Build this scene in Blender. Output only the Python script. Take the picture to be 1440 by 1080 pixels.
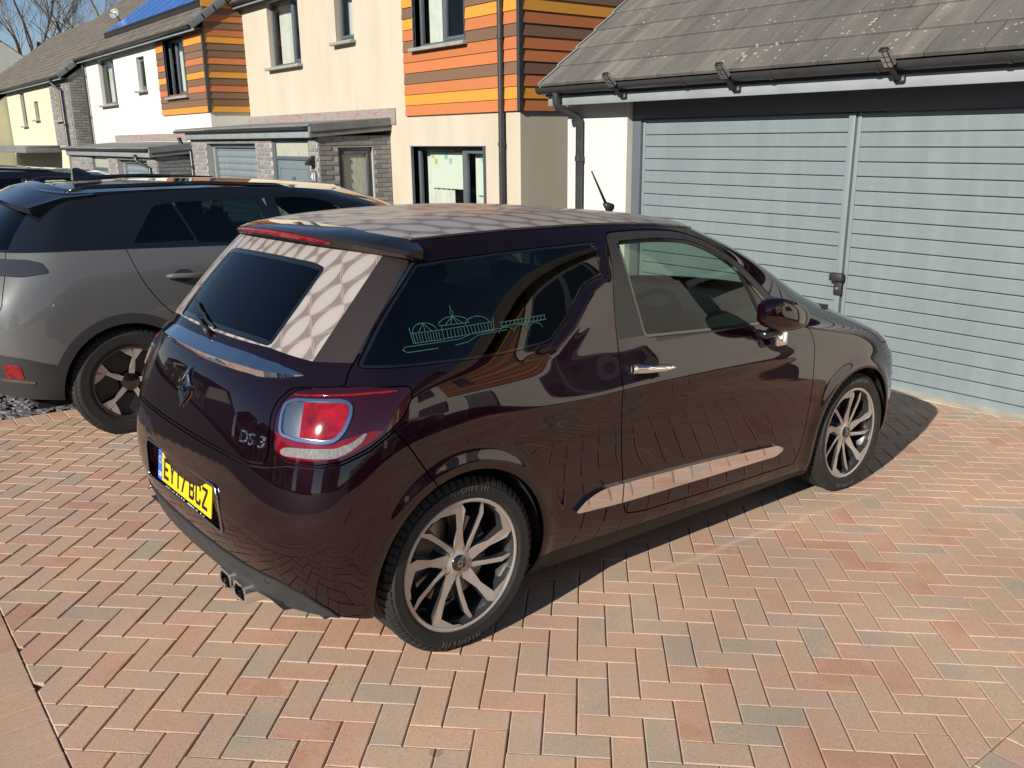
import bpy, bmesh, math, random
import numpy as np
from mathutils import Matrix, Vector
sc=bpy.context.scene
for o in list(bpy.data.objects): bpy.data.objects.remove(o)
# ---------------------------------------------------------------- camera
cam_d=bpy.data.cameras.new('camera');cam=bpy.data.objects.new('camera',cam_d);sc.collection.objects.link(cam);sc.camera=cam
cam_d.sensor_width=36;cam_d.lens=30.925;cam_d.clip_start=.05;cam_d.clip_end=2000
CAM=Vector((3.053,-1.4998,1.7085))
cam.matrix_world=Matrix(((0.6191,-0.2053,0.7580,CAM[0]),(0.7852,0.1758,-0.5937,CAM[1]),(-0.0114,0.9628,0.2700,CAM[2]),(0,0,0,1)))
# ---------------------------------------------------------------- sky and sun
SUN_EL=math.radians(26.5);SUN_AZ=math.radians(15)      # azimuth measured from -Y towards +X
sun_from=Vector((math.sin(SUN_AZ)*math.cos(SUN_EL),-math.cos(SUN_AZ)*math.cos(SUN_EL),math.sin(SUN_EL)))
wd=bpy.data.worlds.new('World');sc.world=wd;wd.use_nodes=True
nt=wd.node_tree;nt.nodes.clear()
sky=nt.nodes.new('ShaderNodeTexSky');sky.sky_type='NISHITA';sky.sun_disc=False
sky.sun_elevation=SUN_EL;sky.sun_rotation=math.radians(180)-SUN_AZ;sky.air_density=1.0;sky.dust_density=.05;sky.ozone_density=2.2;sky.altitude=1800
bg=nt.nodes.new('ShaderNodeBackground');bg.inputs[1].default_value=.062
wo=nt.nodes.new('ShaderNodeOutputWorld');nt.links.new(sky.outputs[0],bg.inputs[0]);nt.links.new(bg.outputs[0],wo.inputs[0])
sl=bpy.data.lights.new('sun','SUN');sl.energy=5.0;sl.angle=math.radians(.55);sl.color=(1,.93,.82)
so=bpy.data.objects.new('sun',sl);sc.collection.objects.link(so)
so.rotation_euler=sun_from.to_track_quat('Z','Y').to_euler();so.location=(4,-12,9)
sc.view_settings.view_transform='Standard';sc.view_settings.look='None';sc.view_settings.gamma=1;sc.view_settings.exposure=0.55
sc.view_settings.use_curve_mapping=False
sc.render.engine='CYCLES'
# ---------------------------------------------------------------- helpers
rnd=random.Random(11)
COL=sc.collection
def gz(x,y): 
    t=min(max((-5-x)/6,0),1);return .0095*x-.0344*y-.32*t*t*(3-2*t)
MW={}
def link(o,parent=None):
    COL.objects.link(o)
    if parent is not None:
        o.parent=parent
        if parent.name in MW: o.matrix_parent_inverse=MW[parent.name].inverted()
    return o
def tag(o,label=None,cat=None,group=None,kind=None):
    if label:o['label']=label
    if cat:o['category']=cat
    if group:o['group']=group
    if kind:o['kind']=kind
    return o
def thing(name,label,cat,loc=(0,0,0),group=None,mat=None):
    o=bpy.data.objects.new(name,None);COL.objects.link(o)
    m=Matrix.Translation(loc) if mat is None else mat
    o.matrix_world=m;o.empty_display_size=.2
    if mat is None: MW[o.name]=m       # children are given in world coordinates
    return tag(o,label,cat,group)
class MB:
    def __init__(s): s.v=[];s.f=[];s.mi=[];s.m=0
    def add(s,vs,fs):
        n=len(s.v);s.v+= [tuple(map(float,p)) for p in vs];s.f+=[tuple(i+n for i in f) for f in fs];s.mi+=[s.m]*len(fs);return s
    def quad(s,a,b,c,d): return s.add([a,b,c,d],[(0,1,2,3)])
    def poly(s,pts): return s.add(pts,[tuple(range(len(pts)))])
    def box(s,x0,x1,y0,y1,z0,z1):
        return s.add([(x0,y0,z0),(x1,y0,z0),(x1,y1,z0),(x0,y1,z0),(x0,y0,z1),(x1,y0,z1),(x1,y1,z1),(x0,y1,z1)],
          [(0,3,2,1),(4,5,6,7),(0,1,5,4),(1,2,6,5),(2,3,7,6),(3,0,4,7)])
    def bbox(s,x0,x1,y0,y1,z0,z1,b=.005):
        bm=bmesh.new();bmesh.ops.create_cube(bm,size=1,matrix=Matrix.Translation(((x0+x1)/2,(y0+y1)/2,(z0+z1)/2))@Matrix.Diagonal((x1-x0,y1-y0,z1-z0,1)))
        bmesh.ops.bevel(bm,geom=bm.edges[:],offset=b,segments=2,affect='EDGES',profile=.5)
        return s.bm(bm)
    def bm(s,bm,M=None):
        if M is not None: bm.transform(M)
        bm.verts.index_update();s.add([v.co for v in bm.verts],[[v.index for v in f.verts] for f in bm.faces]);bm.free();return s
    def prism(s,poly,fn,d0,d1):
        """extrude 2d poly; fn(a,b,d)->xyz"""
        n=len(poly);s.add([fn(a,b,d0) for a,b in poly]+[fn(a,b,d1) for a,b in poly],[tuple(range(n))[::-1],tuple(range(n,2*n))]+[(i,(i+1)%n,n+(i+1)%n,n+i) for i in range(n)]);return s
    def tube(s,pts,r,n=8,cap=True):
        pts=[Vector(p) for p in pts];rs=r if isinstance(r,(list,tuple)) else [r]*len(pts)
        up=None;vs=[];fs=[]
        for i,p in enumerate(pts):
            t=(pts[min(i+1,len(pts)-1)]-pts[max(i-1,0)]).normalized()
            if up is None: up=Vector((0,0,1)) if abs(t.z)<.9 else Vector((1,0,0))
            a=t.cross(up).normalized();b=a.cross(t).normalized();up=b
            for k in range(n):
                w=2*math.pi*k/n;vs.append(p+(a*math.cos(w)+b*math.sin(w))*rs[i])
        for i in range(len(pts)-1):
            for k in range(n): fs.append((i*n+k,i*n+(k+1)%n,(i+1)*n+(k+1)%n,(i+1)*n+k))
        if cap: fs+=[tuple(range(n))[::-1],tuple((len(pts)-1)*n+k for k in range(n))]
        return s.add(vs,fs)
    def lathe(s,prof,n=48,fn=None,a0=0,a1=2*math.pi):
        """prof: (radius, axial) list; fn(r*cos,r*sin,axial)->xyz"""
        fn=fn or (lambda a,b,c:(a,b,c));m=len(prof);full=abs(a1-a0-2*math.pi)<1e-6;k=n if full else n+1
        vs=[fn(r*math.cos(a0+(a1-a0)*i/n),r*math.sin(a0+(a1-a0)*i/n),h) for i in range(k) for r,h in prof]
        fs=[]
        for i in range(n):
            j=(i+1)%k
            for q in range(m-1): fs.append((i*m+q,j*m+q,j*m+q+1,i*m+q+1))
        return s.add(vs,fs)
    def mesh(s,name,mats,smooth=False):
        me=bpy.data.meshes.new(name);me.from_pydata(s.v,[],s.f)
        ms=mats if isinstance(mats,(list,tuple)) else [mats]
        for m in ms: me.materials.append(M_[m] if isinstance(m,str) else m)
        if len(ms)>1: me.polygons.foreach_set('material_index',s.mi)
        if smooth: me.polygons.foreach_set('use_smooth',[True]*len(me.polygons))
        me.update();return me
    def obj(s,name,mats,parent=None,smooth=False,sharp=None):
        me=s.mesh(name,mats,smooth or sharp is not None)
        if sharp is not None: me.set_sharp_from_angle(angle=math.radians(sharp))
        return link(bpy.data.objects.new(name,me),parent)
def inst(me,name,parent,loc=(0,0,0),rot=None,scale=None):
    o=bpy.data.objects.new(name,me);o.location=loc
    if rot is not None:o.rotation_euler=rot
    if scale is not None:o.scale=scale
    return link(o,parent)
# ---------------------------------------------------------------- materials
M_={}
class NT:
    def __init__(s,name):
        s.mat=bpy.data.materials.new(name);s.mat.use_nodes=True;s.n=s.mat.node_tree.nodes;s.l=s.mat.node_tree.links;s.n.clear()
        s.out=s.n.new('ShaderNodeOutputMaterial');M_[name]=s.mat
    def nd(s,t,**k):
        n=s.n.new('ShaderNode'+t)
        for a,b in k.items(): setattr(n,a,b)
        return n
    def lk(s,a,b): s.l.new(a,b)
    def tex(s,kind='Object'): return s.nd('TexCoord').outputs[kind]
    def noise(s,scale,detail=4,rough=.55,vec=None,dim='3D'):
        n=s.nd('TexNoise');n.inputs['Scale'].default_value=scale;n.inputs['Detail'].default_value=detail;n.inputs['Roughness'].default_value=rough
        if vec is not None:s.lk(vec,n.inputs['Vector'])
        return n
    def math(s,op,a,b=None,c=None,clamp=False):
        n=s.nd('Math',operation=op);n.use_clamp=clamp
        for i,x in enumerate((a,b,c)):
            if x is None: continue
            if hasattr(x,'links') or hasattr(x,'is_linked'): s.lk(x,n.inputs[i])
            else: n.inputs[i].default_value=x
        return n.outputs[0]
    def ramp(s,fac,stops,interp='LINEAR'):
        r=s.nd('ValToRGB');r.color_ramp.interpolation=interp
        e=r.color_ramp.elements
        while len(e)<len(stops): e.new(.5)
        for x,(p,c) in zip(e,stops): x.position=p;x.color=(*c,1) if len(c)==3 else c
        s.lk(fac,r.inputs[0]);return r.outputs[0]
    def mix(s,fac,a,b,blend='MIX'):
        m=s.nd('Mix',data_type='RGBA',blend_type=blend)
        for sock,x in ((m.inputs[0],fac),(m.inputs[6],a),(m.inputs[7],b)):
            if isinstance(x,(int,float)): sock.default_value=x
            elif isinstance(x,tuple): sock.default_value=(*x,1) if len(x)==3 else x
            else: s.lk(x,sock)
        return m.outputs[2]
    def bump(s,h,strength=.3,dist=.01):
        b=s.nd('Bump');b.inputs['Strength'].default_value=strength;b.inputs['Distance'].default_value=dist;s.lk(h,b.inputs['Height']);return b.outputs[0]
    def pr(s,col,rough=.6,metal=0,spec=.5,normal=None,coat=0,coatr=.03,alpha=None,emit=None,es=0):
        p=s.nd('BsdfPrincipled')
        for k,x in (('Base Color',col),('Roughness',rough),('Metallic',metal),('Specular IOR Level',spec),('Coat Weight',coat),('Coat Roughness',coatr)):
            if isinstance(x,(int,float)): p.inputs[k].default_value=x
            elif isinstance(x,tuple): p.inputs[k].default_value=(*x,1) if len(x)==3 else x
            else: s.lk(x,p.inputs[k])
        if normal is not None: s.lk(normal,p.inputs['Normal'])
        if emit: p.inputs['Emission Color'].default_value=(*emit,1);p.inputs['Emission Strength'].default_value=es
        s.lk(p.outputs[0],s.out.inputs[0]);return p
def plain(name,col,rough=.6,metal=0,var=.0,vs=6,bump=0,bs=80,spec=.5,coat=0,rv=0,streak=None,coatr=.03):
    t=NT(name);v=t.tex();c=col
    if streak:   # stretch noise along one axis
        mp=t.nd('Mapping');mp.inputs['Scale'].default_value=streak;t.lk(v,mp.inputs[0]);v=mp.outputs[0]
    nz=None
    if var or rv:
        nz=t.noise(vs,5,.6,v).outputs[0]
    if var:
        lo=tuple(x*(1-var) for x in col);hi=tuple(min(1,x*(1+var)) for x in col)
        c=t.ramp(nz,[(.3,lo),(.7,hi)])
    r=rough
    if rv: r=t.math('ADD',t.math('MULTIPLY',nz,rv*2),rough-rv)
    nm=t.bump(t.noise(bs,3,.6,t.tex()).outputs[0],bump,.01) if bump else None
    t.pr(c,r,metal,spec,nm,coat,coatr);return t.mat
def glass(name,tint,ior=1.5,rough=0.0,refl=1.0):
    t=NT(name);tr=t.nd('BsdfTransparent');tr.inputs[0].default_value=(*tint,1)
    g=t.nd('BsdfGlossy');g.inputs['Roughness'].default_value=rough;g.inputs[0].default_value=(refl,refl,refl,1)
    lw=t.nd('LayerWeight');lw.inputs[0].default_value=.5;f0=((ior-1)/(ior+1))**2
    sch=t.math('ADD',t.math('MULTIPLY',t.math('POWER',lw.outputs['Facing'],5.0),1-f0),f0)
    m=t.nd('MixShader');t.lk(sch,m.inputs[0]);t.lk(tr.outputs[0],m.inputs[1]);t.lk(g.outputs[0],m.inputs[2]);t.lk(m.outputs[0],t.out.inputs[0]);return t.mat
# ================================================================ setting materials
plain('render_cream',(.465,.41,.325),.92,var=.07,vs=2.2,bump=.35,bs=260,spec=.2,streak=(1.2,1.2,.28))
plain('render_white',(.60,.59,.53),.92,var=.05,vs=2.0,bump=.35,bs=260,spec=.2,streak=(1.2,1.2,.28))
plain('render_yellow',(.55,.52,.37),.92,var=.05,vs=1.4,bump=.3,bs=220,spec=.2)
plain('render_sand',(.62,.50,.36),.92,var=.08,vs=2.2,bump=.35,bs=260,spec=.2)
plain('upvc_grey',(.085,.10,.115),.35,var=.05,vs=3,spec=.5)
plain('pipe_black',(.035,.036,.038),.38,var=.2,vs=9)
plain('sill_stone',(.26,.25,.22),.8,var=.15,vs=8,bump=.2)
plain('fascia_grey',(.23,.255,.27),.42,var=.12,vs=4,rv=.08)
plain('porch_roof',(.15,.155,.155),.75,var=.2,vs=5,bump=.3)
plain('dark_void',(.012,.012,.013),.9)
plain('tile_dark',(.085,.079,.072),.88,var=.3,vs=5,bump=.5,bs=90)
plain('tile_far',(.12,.103,.085),.9,var=.35,vs=2.5,bump=.4,bs=60)
plain('verge',(.115,.12,.13),.6,var=.15,vs=5)
plain('curtain',(.62,.62,.58),.9,var=.08,vs=7)
plain('blind',(.66,.70,.62),.85)
plain('mortar',(.33,.32,.30),.95,var=.15,vs=20)
plain('concrete',(.42,.38,.31),.9,var=.18,vs=7,bump=.3)
plain('steel_door',(.13,.16,.175),.4,var=.05,vs=2)
plain('black_plastic',(.018,.018,.019),.55,var=.2,vs=20)
plain('lamp_chrome',(.5,.5,.5),.14,metal=.7)
plain('white_plastic',(.7,.7,.7),.4)
glass('window_glass',(.80,.84,.82),1.52)
plain('obscure_glass',(.36,.37,.30),.16,var=.22,vs=3.5,streak=(14,14,2.0),bump=.25,bs=30)
# garage door: painted sectional door, slightly bleached, faint streaks
t=NT('door_paint');v=t.tex();mp=t.nd('Mapping');mp.inputs['Scale'].default_value=(3.4,3.4,.55);t.lk(v,mp.inputs[0])
n1=t.noise(2.2,5,.6,mp.outputs[0]).outputs[0];n2=t.noise(16,3,.6,v).outputs[0]
c=t.ramp(t.math('ADD',t.math('MULTIPLY',n1,.75),t.math('MULTIPLY',n2,.25)),[(.3,(.150,.186,.200)),(.55,(.172,.210,.224)),(.8,(.205,.242,.254))])
t.pr(c,.36,0,.6,t.bump(t.noise(180,2,.5,v).outputs[0],.05,.004))
# cladding boards (each board takes its own tint from the object colour slot = material choice)
for nm,col in (('board_gold',(.55,.245,.036)),('board_orange',(.43,.145,.052)),('board_brown',(.16,.094,.058))):
    t=NT(nm);v=t.tex();mp=t.nd('Mapping');mp.inputs['Scale'].default_value=(1.5,1.5,30);t.lk(v,mp.inputs[0])
    g=t.noise(4,5,.65,mp.outputs[0]).outputs[0];oi=t.nd('ObjectInfo').outputs['Random']
    f=t.math('ADD',t.math('MULTIPLY',g,.8),t.math('MULTIPLY',oi,.3))
    c=t.ramp(f,[(.3,tuple(x*.82 for x in col)),(.8,tuple(x*1.12 for x in col))])
    t.pr(c,.6,0,.35,t.bump(g,.3,.006))
# grey facing bricks
t=NT('grey_brick');oi=t.nd('ObjectInfo').outputs['Random'];g=t.noise(25,4,.6,t.tex()).outputs[0]
c=t.ramp(t.math('ADD',t.math('MULTIPLY',oi,.7),t.math('MULTIPLY',g,.4)),[(.15,(.15,.15,.155)),(.6,(.205,.20,.195)),(.95,(.27,.255,.24))])
t.pr(c,.88,0,.3,t.bump(g,.4,.006))
# paving blocks: same recipe for single bricks (object random) and the joined field (attribute)
def paving(name,src):
    t=NT(name);v=t.nd('NewGeometry').outputs['Position']
    if src=='obj': rv=t.nd('ObjectInfo').outputs['Random']
    else:
        a=t.nd('Attribute');a.attribute_name='tint';rv=a.outputs['Fac']
    n1=t.noise(5.5,3,.6,v).outputs[0];n2=t.noise(120,4,.7,v).outputs[0];n3=t.noise(1.1,2,.5,v).outputs[0]
    f=t.math('ADD',rv,t.math('MULTIPLY',t.math('SUBTRACT',n1,.5),.75))
    c=t.ramp(f,[(0,(.385,.315,.245)),(.05,(.405,.32,.243)),(.14,(.45,.33,.243)),(.5,(.485,.335,.243)),(.80,(.49,.322,.23)),(.95,(.48,.295,.208)),(1,(.45,.262,.18))])
    grit=t.ramp(t.noise(210,2,.5,v).outputs[0],[(.62,(1,1,1)),(.72,(1.55,1.5,1.42))]);c=t.mix(1.0,c,grit,'MULTIPLY')
    sp=t.ramp(n2,[(.30,(.72,.72,.72)),(.45,(.97,.97,.97)),(.62,(1.0,1.0,1.0)),(.73,(1.38,1.36,1.3))])
    c=t.mix(1.0,c,sp,'MULTIPLY')
    oil=t.nd('TexVoronoi');oil.inputs['Scale'].default_value=2.6;t.lk(v,oil.inputs['Vector']);n4=t.noise(30,3,.6,v).outputs[0]
    spot=t.math('LESS_THAN',t.math('ADD',oil.outputs['Distance'],t.math('MULTIPLY',n4,.05)),t.math('MULTIPLY',t.math('POWER',t.noise(.9,2,.5,v).outputs[0],3.0),.40))
    c=t.mix(t.math('MULTIPLY',spot,.45),c,(.12,.09,.075))
    dirt=t.ramp(n3,[(.32,(.84,.84,.86)),(.68,(1.08,1.06,1.04))]);c=t.mix(1.0,c,dirt,'MULTIPLY')
    # pale sand streak swept along the bricks beside the car
    sx=t.nd('SeparateXYZ');t.lk(v,sx.inputs[0]);wob=t.math('MULTIPLY',t.math('SUBTRACT',t.noise(3.0,3,.6,v).outputs[0],.5),.10)
    dx=t.math('ABSOLUTE',t.math('SUBTRACT',t.math('ADD',sx.outputs[0],wob),t.math('ADD',.83,t.math('MULTIPLY',t.math('SUBTRACT',sx.outputs[1],1.3),.05))))
    band=t.math('MULTIPLY',t.math('SUBTRACT',1.0,t.math('DIVIDE',dx,.022),clamp=True),t.math('MULTIPLY',t.math('SUBTRACT',1.0,t.math('DIVIDE',t.math('ABSOLUTE',t.math('SUBTRACT',sx.outputs[1],1.7)),1.3),clamp=True),t.math('MULTIPLY',t.noise(9,3,.6,v).outputs[0],1.3),clamp=True))
    c=t.mix(t.math('MULTIPLY',band,.75,clamp=True),c,(.62,.52,.42))
    t.pr(c,.86,0,.3,t.bump(t.noise(260,3,.7,v).outputs[0],.45,.004))
paving('paving_brick','obj');paving('paving_field','attr')
plain('joint_sand',(.115,.088,.066),.95,var=.35,vs=14,bump=.4)
t=NT('tarmac');v=t.nd('NewGeometry').outputs['Position'];n=t.noise(160,3,.7,v).outputs[0]
t.pr(t.ramp(n,[(.3,(.035,.036,.04)),(.7,(.075,.076,.08))]),.9,0,.3,t.bump(n,.5,.006))
plain('slate',(.13,.12,.135),.6,var=.45,vs=9,bump=.3)
plain('lawn_green',(.055,.085,.025),.95,var=.35,vs=5,bump=.4)
plain('bark',(.17,.135,.10),.9,var=.35,vs=12)
# ================================================================ ground
EXV=Vector((.680,.733,-.0188));EYV=Vector((-.734,.679,-.0303));P0=Vector((1.697,.157,.0107))
g=MB();xs=[-420,-120,-60,-30,-18,-11,-9,-7,-5,-3,0,3,8,20,60,150,420];ys=[-420,-120,-50,-25,-12,-6,-3,0,3,6,9,15,30,80,420]
def gclamp(x,y): return gz(max(min(x,40),-40),max(min(y,40),-40))-.035
for i,x in enumerate(xs):
    for j,y in enumerate(ys): g.v.append((x,y,gclamp(x,y)))
n=len(ys);g.f=[(i*n+j,(i+1)*n+j,(i+1)*n+j+1,i*n+j+1) for i in range(len(xs)-1) for j in range(n-1)];g.mi=[0]*len(g.f)
tag(g.obj('ground','tarmac'),'dark grey tarmac ground around the houses and the driveway','ground',kind='structure')
DX0,DX1,DY0,DY1=-3.02,2.2,-1.2,4.60     # block paved driveway
def flat(x0,x1,y0,y1,h): return [(x0,y0,gz(x0,y0)+h),(x1,y0,gz(x1,y0)+h),(x1,y1,gz(x1,y1)+h),(x0,y1,gz(x0,y1)+h)]
b=MB();b.poly(flat(-3.34,6.5,-3.6,4.63,-.011))
drive=tag(b.obj('driveway','joint_sand'),'block paved driveway of red and grey herringbone bricks','driveway',kind='structure')
TOP=0.0
def proj(p):
    d=cam.matrix_world.inverted()@Vector(p);return (512+30.925/36*1024*d.x/-d.z,384-30.925/36*1024*d.y/-d.z) if d.z<-.1 else (-999,-999)
CMI=cam.matrix_world.inverted()
def brick_mesh(poly,h=.03,bev=.0034):
    """poly ccw list of local xy -> verts, faces of one bevelled paver (top at z=0)"""
    n=len(poly);P=[Vector((a,b_)) for a,b_ in poly];c=sum(P,Vector((0,0)))/n
    def off(d):
        out=[]
        for i in range(n):
            a,b_,e=P[i-1],P[i],P[(i+1)%n];n1=Vector((-(b_-a).y,(b_-a).x)).normalized();n2=Vector((-(e-b_).y,(e-b_).x)).normalized()
            m=(n1+n2);m=m/max(m.length_squared,.35)*2*.5 if m.length>1e-6 else n1
            k=m*(1/max(m.dot(n1),.3));out.append(b_+k*d)
        return out
    T=off(bev)
    vs=[(p.x,p.y,0) for p in T]+[(p.x,p.y,-bev*.8) for p in P]+[(p.x,p.y,-h) for p in P]
    fs=[tuple(range(n))]+[(n+i,n+(i+1)%n,(i+1)%n,i) for i in range(n)]+[(2*n+i,2*n+(i+1)%n,n+(i+1)%n,n+i) for i in range(n)]
    return vs,fs
def clip_poly(poly,ax,val,keep_less):
    out=[]
    for i in range(len(poly)):
        a,b_=poly[i],poly[(i+1)%len(poly)];fa=(a[ax]-val)*(1 if keep_less else -1);fb=(b_[ax]-val)*(1 if keep_less else -1)
        if fa<=0: out.append(a)
        if (fa<0<fb) or (fb<0<fa):
            t_=fa/(fa-fb);out.append((a[0]+(b_[0]-a[0])*t_,a[1]+(b_[1]-a[1])*t_))
    return out
def area(p): return .5*sum(p[i][0]*p[(i+1)%len(p)][1]-p[(i+1)%len(p)][0]*p[i][1] for i in range(len(p)))
GAP=.0016
cells=[]   # (centre xy, polygon world xy, whole?, angle)
ex2=Vector((EXV.x,EXV.y)).normalized();ey2=Vector((-ex2.y,ex2.x));p02=Vector((P0.x,P0.y));W_=.09995
angx=math.atan2(ex2.y,ex2.x)
for iy in range(-60,70):
    for ix in range(-70,70):
        k=(ix-iy)%4
        if k==0: x0,x1,y0,y1,ang=ix,ix+2,iy,iy+1,0
        elif k==3: x0,x1,y0,y1,ang=ix,ix+1,iy,iy+2,1
        else: continue
        c=p02+ex2*((x0+x1)/2*W_)+ey2*((y0+y1)/2*W_)
        if not(DX0-.2<c.x<DX1+.2 and DY0-.2<c.y<DY1+.2): continue
        pts=[tuple(p02+ex2*(a*W_+sa*GAP)+ey2*(bb*W_+sb*GAP)) for a,sa,bb,sb in ((x0,1,y0,1),(x1,-1,y0,1),(x1,-1,y1,-1),(x0,1,y1,-1))]
        q=pts
        for ax,val,kl in ((0,DX0+GAP,False),(0,DX1-GAP,True),(1,DY0+GAP,False),(1,DY1-GAP,True)): q=clip_poly(q,ax,val,kl) if q else q
        if len(q)<3 or area(q)<.0006: continue
        cells.append((c,q,len(q)==4 and abs(area(q)-area(pts))<1e-9,ang))
# soldier courses along the edges
def soldier(x0,x1,y0,y1):
    if x1-x0<.02 or y1-y0<.02:return
    q=[(x0+GAP,y0+GAP),(x1-GAP,y0+GAP),(x1-GAP,y1-GAP),(x0+GAP,y1-GAP)];cells.append((Vector(((x0+x1)/2,(y0+y1)/2)),q,False,2))
x=-3.0
while x<6.4: soldier(x,x+.1,DY0-.2,DY0);x+=.1
y=DY0
while y<DY1: soldier(DX1,DX1+.2,y,y+.1);y+=.1
y=DY0
while y<1.4: soldier(DX0-.2,DX0,y,y+.1);y+=.1
# stretcher bond beyond the soldier courses (neighbouring drive and street side)
for r in range(0,20):
    y=DY0-.2-(r+1)*.1
    for k in range(-16,33): soldier(k*.2+(r%2)*.1,k*.2+.2+(r%2)*.1,y,y+.1)
for r in range(0,40):
    x=DX1+.2+r*.1
    for k in range(0,29):
        y0=DY0+k*.2+(r%2)*.1
        if y0+.2<DY1: soldier(x,x+.1,y0,y0+.2)
def vis_key(c):
    z=gz(c.x,c.y);u,v=proj((c.x,c.y,z))
    if not(-30<u<1054 and -30<v<790): return 1e9
    if -.95<c.x<.80 and -.55<c.y<4.2: return 1e9
    if c.x<-1.0 and c.y>0.6: return 1e9
    return (Vector((c.x,c.y,z))-CAM).length
cells.sort(key=lambda t:vis_key(t[0]))
wl=.2*W_/.1/2-GAP;ww=W_/2-GAP
vs,fs=brick_mesh([(-wl,-ww),(wl,-ww),(wl,ww),(-wl,ww)]);bm_=MB();bm_.add(vs,fs);whole=bm_.mesh('brick','paving_brick')
tilt=Matrix(((1,0,0),(0,1,0),(.0095,-.0344,1))).to_4x4()
fv=[];ff=[];tint=[];cnt=0
for c,q,isw,ang in cells:
    z=gz(c.x,c.y)+rnd.uniform(-.0012,.0012);jit=rnd.uniform(-.004,.004)
    if cnt<300 and vis_key(c)<1e8:
        if isw: o=inst(whole,'brick',drive);a=angx+(math.pi/2 if ang==1 else 0)+(math.pi if rnd.random()<.5 else 0)+jit*.8
        else:
            vs,fs=brick_mesh([(a_-c.x,b_-c.y) for a_,b_ in q]);m=MB();m.add(vs,fs);o=inst(m.mesh('brick','paving_brick'),'brick',drive);a=0
        o.matrix_basis=Matrix.Translation((c.x,c.y,z))@tilt@Matrix.Rotation(rnd.uniform(-.003,.003),4,'X')@Matrix.Rotation(a,4,'Z')
        cnt+=1
    else:
        vs,fs=brick_mesh([(a_-c.x,b_-c.y) for a_,b_ in q],.02);n=len(fv)
        fv+=[(v[0]+c.x,v[1]+c.y,v[2]+z+.0095*v[0]-.0344*v[1]) for v in vs];ff+=[tuple(i+n for i in f) for f in fs];tt=rnd.random();tint+=[tt]*len(vs)
me=bpy.data.meshes.new('brick_field');me.from_pydata(fv,[],ff);me.materials.append(M_['paving_field'])
at=me.attributes.new('tint','FLOAT','POINT');at.data.foreach_set('value',tint)
tag(link(bpy.data.objects.new('brick_field',me),drive),kind='stuff')
# concrete threshold in front of the garage
b=MB();b.bbox(-3.1,1.75,4.615,4.80,gz(-1,4.7)-.1,gz(-1,4.7)+.012,.006)
tag(b.obj('threshold','concrete'),'pale concrete threshold strip under the grey double garage door','threshold')
# slate chippings bed between the drives
b=MB();b.poly(flat(-4.25,-3.24,-1.6,4.4,-.02))
tag(b.obj('slate_bed','slate'),'bed of purple grey slate chippings beside the drive','gravel bed',kind='structure')
s=MB()
for i in range(2600):
    x=rnd.uniform(-4.25,-3.24);y=rnd.uniform(-1.3,1.2);z=gz(x,y)-.012;a=rnd.uniform(0,6.28);l=rnd.uniform(.012,.038);w_=l*rnd.uniform(.4,.8);tl=rnd.uniform(-.4,.4);tk=rnd.uniform(.004,.010)
    ca,sa=math.cos(a),math.sin(a);pts=[]
    for (p,q,h) in ((-l,-w_*.7,0),(l,-w_,0),(l*.8,w_,0),(-l*.9,w_*.8,0),(-l*.8,-w_*.5,tk),(l*.8,-w_*.8,tk),(l*.6,w_*.8,tk),(-l*.7,w_*.6,tk)):
        pts.append((x+p*ca-q*sa,y+p*sa+q*ca,z+h+p*tl*.6+.008))
    s.add(pts,[(4,5,6,7),(0,1,5,4),(1,2,6,5),(2,3,7,6),(3,0,4,7)])
tag(s.obj('slate_chippings','slate'),'loose grey slate chippings beside the grey sport utility car','gravel',kind='stuff')
# ================================================================ building helpers
def facade(x0,x1,z0,z1,holes,y,depth):
    """front sheet at y with rectangular holes (x0,x1,z0,z1) and reveals going back by depth"""
    b=MB();X=sorted({x0,x1,*[h[0] for h in holes],*[h[1] for h in holes]});Z=sorted({z0,z1,*[h[2] for h in holes],*[h[3] for h in holes]})
    for a,c in zip(X,X[1:]):
        for d,e in zip(Z,Z[1:]):
            mx,mz=(a+c)/2,(d+e)/2
            if any(h[0]<mx<h[1] and h[2]<mz<h[3] for h in holes) or not(x0<mx<x1 and z0<mz<z1): continue
            b.quad((a,y,d),(c,y,d),(c,y,e),(a,y,e))
    for h in holes:
        a,c,d,e=h;yb=y+depth
        b.quad((a,y,d),(a,yb,d),(a,yb,e),(a,y,e));b.quad((c,yb,d),(c,y,d),(c,y,e),(c,yb,e))
        b.quad((a,y,e),(a,yb,e),(c,yb,e),(c,y,e));b.quad((a,yb,d),(a,y,d),(c,y,d),(c,yb,d))
    return b
def facade_x(y0,y1,z0,z1,holes,x,depth):
    """sheet facing +X at x; holes in (y,z); depth goes to -X"""
    b=facade(y0,y1,z0,z1,holes,0,depth);b.v=[(x-p[1],p[0],p[2]) for p in b.v];return b
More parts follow.
